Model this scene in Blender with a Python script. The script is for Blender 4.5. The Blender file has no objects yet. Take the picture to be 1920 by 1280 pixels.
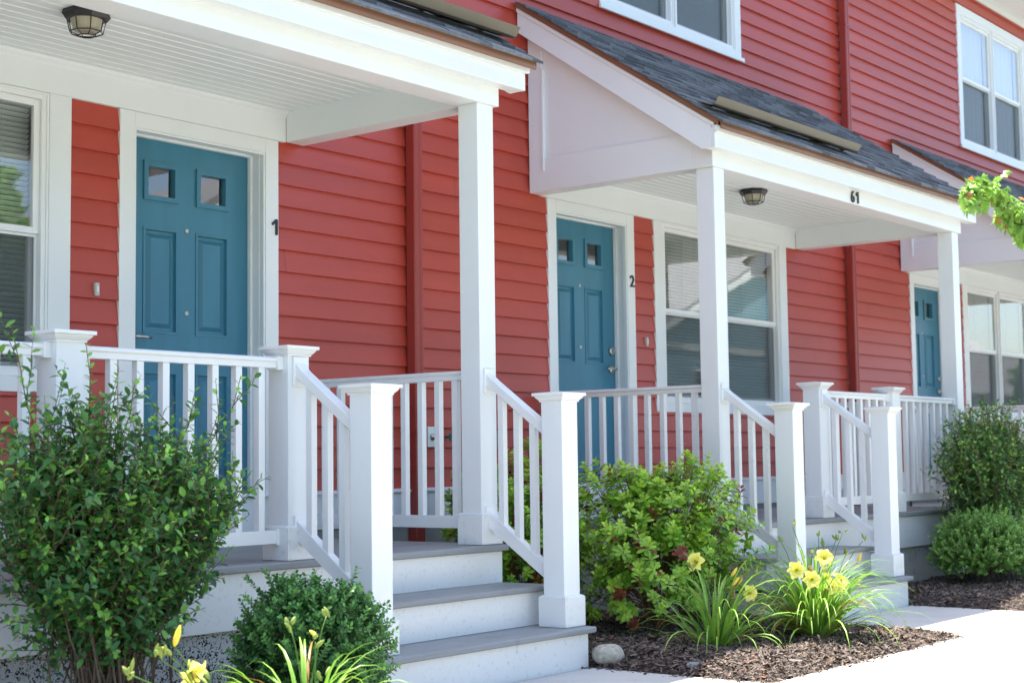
import bpy, bmesh, math, random
import numpy as np
from mathutils import Vector, Matrix
random.seed(7); RNG = np.random.default_rng(7)
SC = bpy.context.scene
COL = SC.collection
R = math.radians

# ------------------------------------------------------------------ materials
def mat(name, col, rough=0.5, var=0.0, vscale=3.0, bump=0.0, bscale=40.0, stretch=(1,1,1), metal=0.0,
        spec=0.5, dirt=0.0, dscale=6.0, dcol=(0.12,0.10,0.08), vcol=False, transl=0.0, coat=0.0):
    m = bpy.data.materials.new(name); m.use_nodes = True
    nt = m.node_tree; N = nt.nodes; L = nt.links
    b = N['Principled BSDF']; out = N['Material Output']
    b.inputs['Roughness'].default_value = rough
    b.inputs['Metallic'].default_value = metal
    b.inputs['Specular IOR Level'].default_value = spec
    if coat: b.inputs['Coat Weight'].default_value = coat
    tc = N.new('ShaderNodeTexCoord')
    mp = N.new('ShaderNodeMapping'); mp.inputs['Scale'].default_value = stretch
    L.new(tc.outputs['Object'], mp.inputs['Vector'])
    if vcol:
        a = N.new('ShaderNodeAttribute'); a.attribute_name = 'col'; csock = a.outputs['Color']
    else:
        rgb = N.new('ShaderNodeRGB'); rgb.outputs[0].default_value = (*col, 1); csock = rgb.outputs[0]
    if var > 0:
        n = N.new('ShaderNodeTexNoise'); n.inputs['Scale'].default_value = vscale; n.inputs['Detail'].default_value = 6
        L.new(mp.outputs['Vector'], n.inputs['Vector'])
        mr = N.new('ShaderNodeMapRange'); mr.inputs[1].default_value = .25; mr.inputs[2].default_value = .75
        mr.inputs[3].default_value = 1-var; mr.inputs[4].default_value = 1+var
        L.new(n.outputs['Fac'], mr.inputs[0])
        hs = N.new('ShaderNodeHueSaturation'); L.new(csock, hs.inputs['Color']); L.new(mr.outputs[0], hs.inputs['Value'])
        csock = hs.outputs['Color']
    if dirt > 0:
        n2 = N.new('ShaderNodeTexNoise'); n2.inputs['Scale'].default_value = dscale; n2.inputs['Detail'].default_value = 9
        n2.inputs['Roughness'].default_value = .7
        L.new(tc.outputs['Object'], n2.inputs['Vector'])
        rp = N.new('ShaderNodeMapRange'); rp.inputs[1].default_value = .56; rp.inputs[2].default_value = .72
        rp.inputs[3].default_value = 0; rp.inputs[4].default_value = dirt
        L.new(n2.outputs['Fac'], rp.inputs[0])
        mx = N.new('ShaderNodeMix'); mx.data_type = 'RGBA'
        L.new(rp.outputs[0], mx.inputs['Factor']); L.new(csock, mx.inputs['A']); mx.inputs['B'].default_value = (*dcol, 1)
        csock = mx.outputs['Result']
    L.new(csock, b.inputs['Base Color'])
    if bump > 0:
        n3 = N.new('ShaderNodeTexNoise'); n3.inputs['Scale'].default_value = bscale; n3.inputs['Detail'].default_value = 5
        L.new(mp.outputs['Vector'], n3.inputs['Vector'])
        bp = N.new('ShaderNodeBump'); bp.inputs['Strength'].default_value = bump; bp.inputs['Distance'].default_value = .004
        L.new(n3.outputs['Fac'], bp.inputs['Height']); L.new(bp.outputs[0], b.inputs['Normal'])
    if transl > 0:
        t = N.new('ShaderNodeBsdfTranslucent'); L.new(csock, t.inputs['Color'])
        ms = N.new('ShaderNodeMixShader'); ms.inputs[0].default_value = transl
        L.new(b.outputs[0], ms.inputs[1]); L.new(t.outputs[0], ms.inputs[2]); L.new(ms.outputs[0], out.inputs['Surface'])
    return m

M = {}
M['white'] = mat('white_paint', (.795,.815,.815), .38, var=.02, vscale=2.5, bump=.06, bscale=60, dirt=.04, dscale=9, dcol=(.45,.42,.36))
M['trimbase'] = mat('white_post_base', (.79,.80,.79), .42, var=.03, vscale=3, dirt=.5, dscale=30, dcol=(.30,.27,.21))
M['white2'] = mat('white_vinyl', (.83,.835,.83), .30, var=.02, vscale=3)
M['ceil'] = mat('ceiling_paint', (.78,.82,.80), .5, var=.03, vscale=1.5)
M['skirt'] = mat('mildewed_white_board', (.80,.80,.78), .5, var=.03, vscale=2, dirt=.38, dscale=40, dcol=(.16,.15,.12), bump=.1)
M['red'] = mat('red_siding', (.455,.057,.033), .42, var=.08, vscale=1.1, bump=.18, bscale=22, stretch=(.6,1,9), spec=.55, vcol=True, dirt=.08, dscale=2.2, dcol=(.5,.16,.12))
M['redmetal'] = mat('red_downspout', (.33,.045,.034), .4, var=.05)
M['blue'] = mat('blue_door_paint', (.048,.195,.285), .36, var=.09, vscale=2, bump=.12, bscale=30, stretch=(6,1,.6))
M['deck'] = mat('grey_composite_deck', (.27,.28,.285), .55, var=.12, vscale=5, bump=.5, bscale=30, stretch=(.5,8,8), dirt=.45, dscale=9, dcol=(.10,.10,.10))
M['concrete'] = mat('concrete', (.50,.485,.455), .85, var=.10, vscale=2.2, bump=.5, bscale=90, dirt=.35, dscale=5, dcol=(.30,.27,.23))
M['found'] = mat('foundation_concrete', (.33,.33,.31), .9, var=.15, vscale=4, bump=.6, bscale=30, dirt=.5, dscale=5, dcol=(.14,.13,.11))
M['found2'] = mat('pale_foundation', (.55,.55,.52), .85, var=.1, vscale=4, bump=.4, bscale=40, dirt=.75, dscale=26, dcol=(.10,.10,.08))
M['asphalt'] = mat('asphalt', (.09,.09,.09), .9, var=.15, vscale=6, bump=.5, bscale=120)
M['black'] = mat('black_iron', (.018,.018,.020), .42, var=.1, vscale=20, bump=.15)
M['bronze'] = mat('brown_drip_edge', (.26,.13,.075), .35, var=.1, metal=.2)
M['olive'] = mat('olive_metal_diverter', (.12,.108,.078), .35, var=.08, vscale=4, metal=.35)
M['steel'] = mat('brushed_nickel', (.55,.52,.47), .28, metal=1.0)
M['shingle'] = mat('shingles', (.1,.11,.12), .9, var=.28, vscale=60, bump=.8, bscale=140, vcol=True)
M['lampglass'] = mat('lamp_cream_glass', (.62,.58,.42), .3, transl=.35)
M['teal'] = mat('green_handwheel', (.01,.12,.10), .4)
M['greybox'] = mat('grey_plastic', (.33,.38,.40), .5)
M['bell'] = mat('bell_plastic', (.55,.53,.48), .4)
M['dark'] = mat('dark_interior', (.035,.037,.04), .9)
M['blind'] = mat('blind_slats', (.50,.54,.50), .5, transl=.2)
M['curtain'] = mat('curtain', (.88,.88,.93), .8, transl=.3)
M['mulchsoil'] = mat('mulch_soil', (.035,.025,.02), .95, var=.4, vscale=25, bump=1.0, bscale=60)
M['chips'] = mat('mulch_chips', (.06,.04,.03), .85, vcol=True, var=.2, vscale=60)
M['leaf'] = mat('leaves', (.05,.1,.03), .38, vcol=True, var=.12, vscale=40, transl=.28, spec=.45)
M['petal'] = mat('petals', (.8,.65,.05), .5, vcol=True, transl=.4)
M['bark'] = mat('bark', (.11,.08,.055), .85, var=.3, vscale=30, bump=.6, bscale=60)
M['twig'] = mat('red_twig', (.16,.075,.04), .7, var=.3, vscale=30)
M['stone'] = mat('granite_stone', (.42,.38,.31), .8, var=.35, vscale=45, bump=.7, bscale=60, dirt=.8, dscale=38, dcol=(.14,.12,.10))
M['slate'] = mat('slate_stone', (.22,.23,.24), .7, var=.2, vscale=20, bump=.4)
M['grass'] = mat('grass_ground', (.055,.10,.025), .95, var=.35, vscale=8, bump=.8, bscale=60)
M['farroof'] = mat('far_roof', (.26,.26,.27), .9, var=.2, vscale=12)

def stucco():
    m = mat('spattered_foundation', (.55,.55,.53), .8, bump=.5, bscale=50)
    nt = m.node_tree; N = nt.nodes; L = nt.links; b = N['Principled BSDF']
    tc = N.new('ShaderNodeTexCoord'); n = N.new('ShaderNodeTexNoise'); n.inputs['Scale'].default_value = 75
    n.inputs['Detail'].default_value = 3; n.inputs['Distortion'].default_value = 1.2
    L.new(tc.outputs['Object'], n.inputs['Vector'])
    sep = N.new('ShaderNodeSeparateXYZ'); L.new(tc.outputs['Object'], sep.inputs[0])
    z = N.new('ShaderNodeMapRange'); z.inputs[1].default_value = .0; z.inputs[2].default_value = .36; z.inputs[3].default_value = .50; z.inputs[4].default_value = .58
    L.new(sep.outputs['Z'], z.inputs[0])
    g = N.new('ShaderNodeMath'); g.operation = 'GREATER_THAN'; L.new(n.outputs['Fac'], g.inputs[0]); L.new(z.outputs[0], g.inputs[1])
    mx = N.new('ShaderNodeMix'); mx.data_type = 'RGBA'; L.new(g.outputs[0], mx.inputs['Factor'])
    mx.inputs['A'].default_value = (.55,.56,.55,1); mx.inputs['B'].default_value = (.025,.024,.022,1)
    L.new(mx.outputs['Result'], b.inputs['Base Color'])
    return m
M['stucco'] = stucco()

def glassmat(name, tint, base=1.0):
    m = bpy.data.materials.new(name); m.use_nodes = True
    nt = m.node_tree; N = nt.nodes; L = nt.links
    N.remove(N['Principled BSDF']); out = N['Material Output']
    fr = N.new('ShaderNodeFresnel'); fr.inputs['IOR'].default_value = 1.62
    mu = N.new('ShaderNodeMath'); mu.operation = 'MULTIPLY_ADD'; mu.inputs[1].default_value = 2.2*base; mu.inputs[2].default_value = .06; mu.use_clamp = True
    L.new(fr.outputs[0], mu.inputs[0])
    ge = N.new('ShaderNodeNewGeometry'); iv = N.new('ShaderNodeMath'); iv.operation = 'SUBTRACT'; iv.inputs[0].default_value = 1; L.new(ge.outputs['Backfacing'], iv.inputs[1])
    m2 = N.new('ShaderNodeMath'); m2.operation = 'MULTIPLY'; L.new(mu.outputs[0], m2.inputs[0]); L.new(iv.outputs[0], m2.inputs[1])
    gl = N.new('ShaderNodeBsdfGlossy'); gl.inputs['Roughness'].default_value = .02
    nz = N.new('ShaderNodeTexNoise'); nz.inputs['Scale'].default_value = 2.2
    tc = N.new('ShaderNodeTexCoord'); L.new(tc.outputs['Object'], nz.inputs['Vector'])
    bp = N.new('ShaderNodeBump'); bp.inputs['Strength'].default_value = .05; bp.inputs['Distance'].default_value = .01
    L.new(nz.outputs['Fac'], bp.inputs['Height']); L.new(bp.outputs[0], gl.inputs['Normal'])
    tr = N.new('ShaderNodeBsdfTransparent'); tr.inputs[0].default_value = (*tint, 1)
    ms = N.new('ShaderNodeMixShader'); L.new(m2.outputs[0], ms.inputs[0]); L.new(tr.outputs[0], ms.inputs[1]); L.new(gl.outputs[0], ms.inputs[2])
    L.new(ms.outputs[0], out.inputs['Surface'])
    return m
M['glass'] = glassmat('window_glass', (.96,.98,.97))
def screenmat():
    m = bpy.data.materials.new('insect_screen'); m.use_nodes = True
    nt = m.node_tree; N = nt.nodes; L = nt.links
    b = N['Principled BSDF']; b.inputs['Base Color'].default_value = (.10,.12,.13,1); b.inputs['Roughness'].default_value = .7
    tr = N.new('ShaderNodeBsdfTransparent'); ms = N.new('ShaderNodeMixShader'); ms.inputs[0].default_value = .30
    L.new(tr.outputs[0], ms.inputs[1]); L.new(b.outputs[0], ms.inputs[2]); L.new(ms.outputs[0], N['Material Output'].inputs['Surface'])
    return m
M['screen'] = screenmat()
def lapmat(name, col):
    m = mat(name, col, .5, var=.04)
    nt = m.node_tree; N = nt.nodes; L = nt.links; b = N['Principled BSDF']
    w = N.new('ShaderNodeTexWave'); w.wave_type = 'BANDS'; w.bands_direction = 'Z'; w.wave_profile = 'SAW'; w.inputs['Scale'].default_value = 2.4
    tc = N.new('ShaderNodeTexCoord'); L.new(tc.outputs['Object'], w.inputs['Vector'])
    bp = N.new('ShaderNodeBump'); bp.inputs['Strength'].default_value = .8; bp.inputs['Distance'].default_value = .02
    L.new(w.outputs['Fac'], bp.inputs['Height']); L.new(bp.outputs[0], b.inputs['Normal'])
    return m

# ------------------------------------------------------------------ mesh builder
class MB:
    def __init__(s, sx=1): s.v = []; s.f = []; s.sx = sx; s.c = []
    def add(s, vs, fs, c=None):
        o = len(s.v); s.v += [(s.sx*p[0], p[1], p[2]) for p in vs]; s.f += [tuple(o+i for i in f) for f in fs]
        if c is not None: s.c += [c]*len(vs)
    def box(s, x0, x1, y0, y1, z0, z1, c=None):
        v = [(x,y,z) for x in (x0,x1) for y in (y0,y1) for z in (z0,z1)]
        s.add(v, [(0,1,3,2),(4,6,7,5),(0,4,5,1),(2,3,7,6),(0,2,6,4),(1,5,7,3)], c)
    def prism_x(s, prof, x0, x1, c=None):       # profile of (y,z) extruded along x
        n = len(prof)
        s.add([(x0,y,z) for y,z in prof]+[(x1,y,z) for y,z in prof],
              [tuple(range(n)), tuple(range(2*n-1,n-1,-1))]+[(i,(i+1)%n,n+(i+1)%n,n+i) for i in range(n)], c)
    def prism_y(s, prof, y0, y1):               # profile of (x,z) along y
        n = len(prof)
        s.add([(x,y0,z) for x,z in prof]+[(x,y1,z) for x,z in prof],
              [tuple(range(n)), tuple(range(2*n-1,n-1,-1))]+[(i,(i+1)%n,n+(i+1)%n,n+i) for i in range(n)])
    def prism_z(s, prof, z0, z1):
        n = len(prof)
        s.add([(x,y,z0) for x,y in prof]+[(x,y,z1) for x,y in prof],
              [tuple(range(n)), tuple(range(2*n-1,n-1,-1))]+[(i,(i+1)%n,n+(i+1)%n,n+i) for i in range(n)])
    def frust(s, cx, cy, z0, r0, z1, r1, n=4, ph=None, caps=True):   # n-gon frustum about z
        ph = math.pi/4 if ph is None else ph
        k = 1/math.cos(math.pi/n)
        v = [(cx+k*r*math.cos(ph+2*math.pi*i/n), cy+k*r*math.sin(ph+2*math.pi*i/n), z) for z,r in ((z0,r0),(z1,r1)) for i in range(n)]
        f = [(i,(i+1)%n,n+(i+1)%n,n+i) for i in range(n)]
        if caps: f += [tuple(range(n)), tuple(range(2*n-1,n-1,-1))]
        s.add(v, f)
    def lathe_y(s, cx, cz, prof, n=16):         # prof of (r,y) round the y axis
        v = []; f = []
        for r,y in prof:
            for i in range(n):
                a = 2*math.pi*i/n; v.append((cx+r*math.cos(a), y, cz+r*math.sin(a)))
        for j in range(len(prof)-1):
            for i in range(n): f.append((j*n+i, j*n+(i+1)%n, (j+1)*n+(i+1)%n, (j+1)*n+i))
        f.append(tuple(range(n))); f.append(tuple((len(prof)-1)*n+i for i in range(n-1,-1,-1)))
        s.add(v, f)
    def tube(s, pts, rad, n=5, c=None):
        pts = [Vector(p) for p in pts]; v = []; f = []
        if not hasattr(rad, '__len__'): rad = [rad]*len(pts)
        for i,p in enumerate(pts):
            d = (pts[min(i+1,len(pts)-1)]-pts[max(i-1,0)]); d.normalize() if d.length else None
            a = d.cross(Vector((.3,.2,1))) if abs(d.z) < .95 else d.cross(Vector((1,.1,0))); a.normalize(); b = d.cross(a)
            for k in range(n):
                t = 2*math.pi*k/n; q = p+(a*math.cos(t)+b*math.sin(t))*rad[i]; v.append(tuple(q))
        for i in range(len(pts)-1):
            for k in range(n): f.append((i*n+k, i*n+(k+1)%n, (i+1)*n+(k+1)%n, (i+1)*n+k))
        f.append(tuple(range(n))); f.append(tuple((len(pts)-1)*n+k for k in range(n-1,-1,-1)))
        s.add(v, f, c)
    def build(s, name, m, parent=None, bevel=0, smooth=False, loc=None):
        me = bpy.data.meshes.new(name); me.from_pydata(s.v, [], s.f); me.update()
        bm = bmesh.new(); bm.from_mesh(me); bmesh.ops.recalc_face_normals(bm, faces=bm.faces); bm.to_mesh(me); bm.free()
        if s.c:
            a = me.color_attributes.new('col', 'FLOAT_COLOR', 'POINT')
            arr = np.ones((len(s.v),4)); arr[:,:3] = np.array(s.c); a.data.foreach_set('color', arr.ravel())
        if smooth: me.shade_smooth()
        me.materials.append(m)
        o = bpy.data.objects.new(name, me); COL.objects.link(o)
        if parent: o.parent = parent
        if loc: o.location = loc
        if bevel:
            b = o.modifiers.new('bevel','BEVEL'); b.width = bevel; b.segments = 2; b.limit_method = 'ANGLE'; b.angle_limit = R(40)
            b.harden_normals = False
        return o

def npmesh(name, V, F, m, parent=None, C=None, smooth=False):
    """V (n,3), F list/array of equal-length faces"""
    me = bpy.data.meshes.new(name)
    V = np.asarray(V, dtype=np.float32); F = np.asarray(F, dtype=np.int32)
    me.vertices.add(len(V)); me.vertices.foreach_set('co', V.ravel())
    k = F.shape[1]; me.loops.add(F.size); me.polygons.add(len(F))
    me.loops.foreach_set('vertex_index', F.ravel())
    me.polygons.foreach_set('loop_start', np.arange(0, F.size, k, dtype=np.int32))
    try: me.polygons.foreach_set('loop_total', np.full(len(F), k, dtype=np.int32))
    except Exception: pass
    me.update(calc_edges=True); me.validate()
    if C is not None:
        a = me.color_attributes.new('col', 'FLOAT_COLOR', 'POINT'); arr = np.ones((len(V),4), dtype=np.float32); arr[:,:3] = C
        a.data.foreach_set('color', arr.ravel())
    if smooth: me.shade_smooth()
    me.materials.append(m)
    o = bpy.data.objects.new(name, me); COL.objects.link(o)
    if parent: o.parent = parent
    return o

def tag(o, label=None, cat=None, group=None, kind=None):
    if label: o['label'] = label
    if cat: o['category'] = cat
    if group: o['group'] = group
    if kind: o['kind'] = kind
    return o
def empty(name, loc, label, cat, group=None):
    o = bpy.data.objects.new(name, None); COL.objects.link(o); o.location = loc; o.empty_display_size = .2
    return tag(o, label, cat, group)
def copy_tree(o, parent=None):
    c = o.copy(); COL.objects.link(c)
    if parent: c.parent = parent
    for ch in [k for k in o.children]: copy_tree(ch, c)
    return c

# ------------------------------------------------------------------ the row house
X_L, X_R = -4.5, 24.0
LAP = .129; Z0 = .859
DOORS = [(1.4775, -1), (5.214, 1), (5.214+6.205, 1)]      # centre x, side of the handle
OPEN = []      # openings through the wall (x0,x1,z0,z1)
for xc, s in DOORS: OPEN.append((xc-.50, xc+.52, .60, 2.86))
GW = [(-1.545, .621), (6.048, 8.213), (12.253, 14.418)]
UW = [(5.367, 7.50), (12.37, 14.50)]
for a,b in GW: OPEN.append((a+.10, b-.10, 1.45, 2.9165))
for a,b in UW: OPEN.append((a+.08, b-.08, 4.54, 6.06))
COVER = []   # where a flat board hides the siding
for xc, s in DOORS: COVER.append((xc-.57, xc+.57, .5, 2.95))

house = empty('row_house', (0,0,0), 'red clapboard row house with white trim, blue front doors and white porches', 'house')

def intervals(z0, z1, holes):
    xs = [(X_L, X_R)]
    for a,b,c,d in holes:
        if c < z1-1e-5 and d > z0+1e-5:
            n = []
            for p,q in xs:
                if b <= p or a >= q: n.append((p,q)); continue
                if a > p: n.append((p,a))
                if b < q: n.append((b,q))
            xs = n
    return xs
sid = MB(); back = MB()
SY0, SY1 = .0015, .0215          # face of the bottom edge and of the top edge of a clapboard
k = 0
while Z0+k*LAP < 6.36:
    z0 = Z0+k*LAP; z1 = min(z0+LAP, 6.40)
    cuts = sorted({z0, z1}|{z for h in OPEN for z in h[2:] if z0 < z < z1})
    joints = []
    x = X_L+random.uniform(.4,7.5)
    while x < X_R: joints.append(x); x += random.choice([3.66,7.32,7.32])
    yj = random.uniform(-.0012,.0012)
    for za,zb in zip(cuts[:-1], cuts[1:]):
        ya = SY0+(SY1-SY0)*(za-z0)/LAP+yj; yb = SY0+(SY1-SY0)*(zb-z0)/LAP+yj
        for p,q in intervals(za, zb, OPEN):
            js = [j for j in joints if p+.05 < j < q-.05]; ed = [p]+js+[q]
            for i in range(len(ed)-1):
                cb = tuple(np.array((.455,.057,.033))*(.96+.08*((k*7919+int(ed[i]*97)*131)%101)/100))
                a = ed[i]+(.001 if i else 0); b = ed[i+1]-(.001 if i < len(ed)-2 else 0)
                sid.add([(a,ya,za),(b,ya,za),(b,yb,zb),(a,yb,zb)], [(0,1,2,3)], cb)
                if za == z0: sid.add([(a,ya,za),(b,ya,za),(b,SY1+.003,za),(a,SY1+.003,za)], [(0,3,2,1)], cb)
                if za == z0:
                    xn = math.ceil(a/.406)*.406+.003*(k%5)
                    while xn < b-.01:
                        sid.add([(xn-.0022,ya-.0006,za+.016),(xn,ya-.0006,za+.0138),(xn+.0022,ya-.0006,za+.016),(xn,ya-.0006,za+.0182)], [(0,1,2,3)], (.28,.04,.022)); xn += .406
    k += 1
sid.build('wall', M['red'], house)
zs = sorted({0,.6,6.6}|{z for h in OPEN for z in h[2:]})
for za,zb in zip(zs[:-1], zs[1:]):
    for p,q in intervals(za, zb, OPEN):
        back.box(p,q,.0255,.12,za,zb)
back.box(X_L,X_R,7.9,8.0,0,6.6); back.box(X_L,X_L+.1,.13,7.9,0,6.6); back.box(X_R-.1,X_R,.13,7.9,0,6.6)
back.box(X_L+.1,X_R-.1,.125,7.9,3.55,3.75); back.box(X_L+.1,X_R-.1,.125,7.9,.45,.55)
for x in (3.3,9.55,15.8): back.box(x-.05,x+.05,.125,7.9,.55,6.5)
back.box(X_L+.1,X_R-.1,3.0,3.1,.55,6.5)
back.build('inner_wall', M['dark'], house)
# base: concrete foundation, water-table board with its cap, between and under the porches
fb = MB(); fb.box(X_L,X_R,.004,.11,-.3,.63); fb.build('foundation', M['found'], house)
wt = MB(); wt.box(X_L,X_R,-.012,.03,.632,.835); wt.prism_x([(-.012,.836),(-.03,.836),(-.03,.848),(.0,.86),(.02,.86),(.02,.836)], X_L, X_R)
o = wt.build('water_table_board', M['white'], house, bevel=.002)
# roof and eaves
rf = MB()
rf.prism_x([(-.5,6.52),(4.0,8.7),(8.5,6.52),(8.5,6.6),(4.0,8.8),(-.5,6.6)], X_L-.3, X_R+.3)
rf.build('roof', M['farroof'], house)
ev = MB(); ev.box(X_L-.3,X_R+.3,-.46,-.005,6.375,6.40); ev.box(X_L-.3,X_R+.3,-.485,-.46,6.36,6.54); ev.box(X_L,X_R,-.004,.03,6.30,6.374)
ev.build('eave', M['white'], house)
gut = MB(); gut.prism_x([(-.485,6.42),(-.58,6.43),(-.61,6.53),(-.60,6.53),(-.575,6.44),(-.49,6.435)], X_L-.3, X_R+.3); gut.build('gutter', M['redmetal'], house)
# downspouts
for x0 in (3.150, 9.395):
    d = MB()
    prof = []
    x1 = x0+.084; yb, yf = -.004, -.078
    d.prism_z([(x0,yb),(x1,yb),(x1,yf+.008),(x1-.008,yf),(x0+.055,yf),(x0+.05,yf+.006),(x0+.034,yf+.006),(x0+.03,yf),(x0+.008,yf),(x0,yf+.008)], .12, 6.36)
    for zz in (1.2, 3.6, 5.2): d.box(x0-.004,x1+.004,-.082,-.003,zz,zz+.025)
    d.prism_x([(-.004,.12),(-.078,.12),(-.22,.03),(-.18,.0),(-.05,.06)], x0+.002, x1-.002)
    d.build('downspout', M['redmetal'], house, bevel=.003)

# doors
def door(xc, s):
    """s=+1: handle at the right edge"""
    x0, x1 = xc-.4575, xc+.4575
    zB, zT = .79, 2.822
    yf = .13
    b = MB()
    cols = [(.075,.29)]
    zr = [(.955,1.525),(1.755,2.315)]
    zp = (2.487,2.68)
    # stiles and rails
    b.box(x0,xc-.29,yf,yf+.04,zB,zT); b.box(xc+.29,x1,yf,yf+.04,zB,zT); b.box(xc-.075,xc+.075,yf,yf+.04,zB,zT)
    for sg in (-1,1):
        a, c = sorted((xc+sg*.075, xc+sg*.29))
        for za,zb in ((zB,.955),(1.525,1.755),(2.315,2.487),(2.68,zT)): b.box(a,c,yf,yf+.04,za,zb)
        for za,zb in zr:
            # sunk moulding ring, then raised field
            m1, m2 = .022, .045
            def ring(p0, y0, p1, y1):
                o = [(a+p0,y0,za+p0),(c-p0,y0,za+p0),(c-p0,y0,zb-p0),(a+p0,y0,zb-p0),(a+p1,y1,za+p1),(c-p1,y1,za+p1),(c-p1,y1,zb-p1),(a+p1,y1,zb-p1)]
                b.add(o, [(0,1,5,4),(1,2,6,5),(2,3,7,6),(3,0,4,7)])
            ring(0,yf,.005,yf+.016); ring(.005,yf+.016,m1,yf+.018); ring(m1,yf+.018,m2,yf+.003)
            b.add([(a+m2,yf+.003,za+m2),(c-m2,yf+.003,za+m2),(c-m2,yf+.003,zb-m2),(a+m2,yf+.003,zb-m2)], [(0,1,2,3)])
            # slim proud bead round the panel
            for q in ((a-.012,a+.002,za-.012,zb+.012),(c-.002,c+.012,za-.012,zb+.012)): b.box(q[0],q[1],yf-.005,yf+.001,q[2],q[3])
            for q in ((za-.012,za+.002),(zb-.002,zb+.012)): b.box(a+.002,c-.002,yf-.005,yf+.001,*q)
        # frame of the little pane
        for q in ((a-.012,a+.016,zp[0]-.012,zp[1]+.012),(c-.016,c+.012,zp[0]-.012,zp[1]+.012)): b.box(q[0],q[1],yf-.012,yf+.034,q[2],q[3])
        for q in ((zp[0]-.012,zp[0]+.016),(zp[1]-.016,zp[1]+.012)): b.box(a+.016,c-.016,yf-.012,yf+.034,*q)
    d = b.build('door', M['blue'], house)
    g = MB()
    for sg in (-1,1):
        a, c = sorted((xc+sg*.075, xc+sg*.29)); g.box(a+.014,c-.014,yf+.018,yf+.022,zp[0]+.014,zp[1]-.014)
        g2 = MB(); g2.box(a+.014,c-.014,yf+.018,yf+.022,zp[0]+.014,zp[1]-.014); g2.build('pane', M['glass'], d)
    for zz,nm in ((2.331,'peephole'),(1.868,'peephole')):
        p = MB(); p.lathe_y(xc, zz, [(.013,yf+.001),(.013,yf-.004),(.009,yf-.006),(.008,yf-.003),(.004,yf-.003)], 14); p.build(nm, M['steel'], d, smooth=True)
    xh = xc+s*.395
    h = MB(); h.lathe_y(xh, 1.715, [(.033,yf+.001),(.033,yf-.008),(.024,yf-.014),(.012,yf-.018),(.011,yf-.055),(.0,yf-.056)], 18)
    h.tube([(xh,yf-.05,1.715),(xh-s*.03,yf-.056,1.716),(xh-s*.075,yf-.056,1.714),(xh-s*.115,yf-.05,1.712)], [.011,.010,.009,.008], 8)
    h.build('handle', M['steel'], d, smooth=True)
    k_ = MB(); k_.lathe_y(xh, 1.855, [(.032,yf+.001),(.032,yf-.012),(.026,yf-.020),(.020,yf-.022),(.0,yf-.022)], 18); k_.build('deadbolt', M['steel'], d, smooth=True)
    # jambs, head, threshold, flat casing boards
    f = MB()
    oL, oR = xc-.4575, xc+.4575
    tL, tR = (oL-.0, oR+.02) if s < 0 else (oL-.0, oR-.0)
    for sg in (-1,1):
        e = xc+sg*.4585; w = sg*.03
        a, c = sorted((e, e+w)); f.box(a,c,.0405,.175,.79,2.825)
        a, c = sorted((e-sg*.013, e+w)); f.box(a,c,.100,.128,.79,2.823)
    f.box(oL-.03,oR+.03,.0405,.175,2.8255,2.855); f.box(oL+.013,oR-.013,.100,.128,2.812,2.8254)
    f.build('door_frame', M['white'], d, bevel=.002)
    t = MB(); t.box(oL-.03,oR+.03,.02,.175,.745,.788); t.build('threshold', M['steel'], d)
    k2 = MB(); k2.box(oL-.05,oR+.05,-.002,.03,.592,.744); k2.build('kick_board', M['white'], d, bevel=.002)
    c = MB()
    cl, cr = (xc-.4545, xc+.4745) if s < 0 else (xc-.4545+.0, xc+.4545)
    c.box(cl-.099,cl,0,.04,.592,2.915); c.box(cr,cr+.099,0,.04,.592,2.915); c.box(cl,cr,0.0,.04,2.829,2.915)
    # thin brick-mould just inside the boards
    c.box(cl,cl+.012,.006,.0395,.79,2.829); c.box(cr-.012,cr,.006,.0395,.79,2.829); c.box(cl+.012,cr-.012,.006,.0395,2.817,2.829)
    c.build('door_casing', M['white'], d, bevel=.002)
    return d
doors = [door(*d) for d in DOORS]

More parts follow.
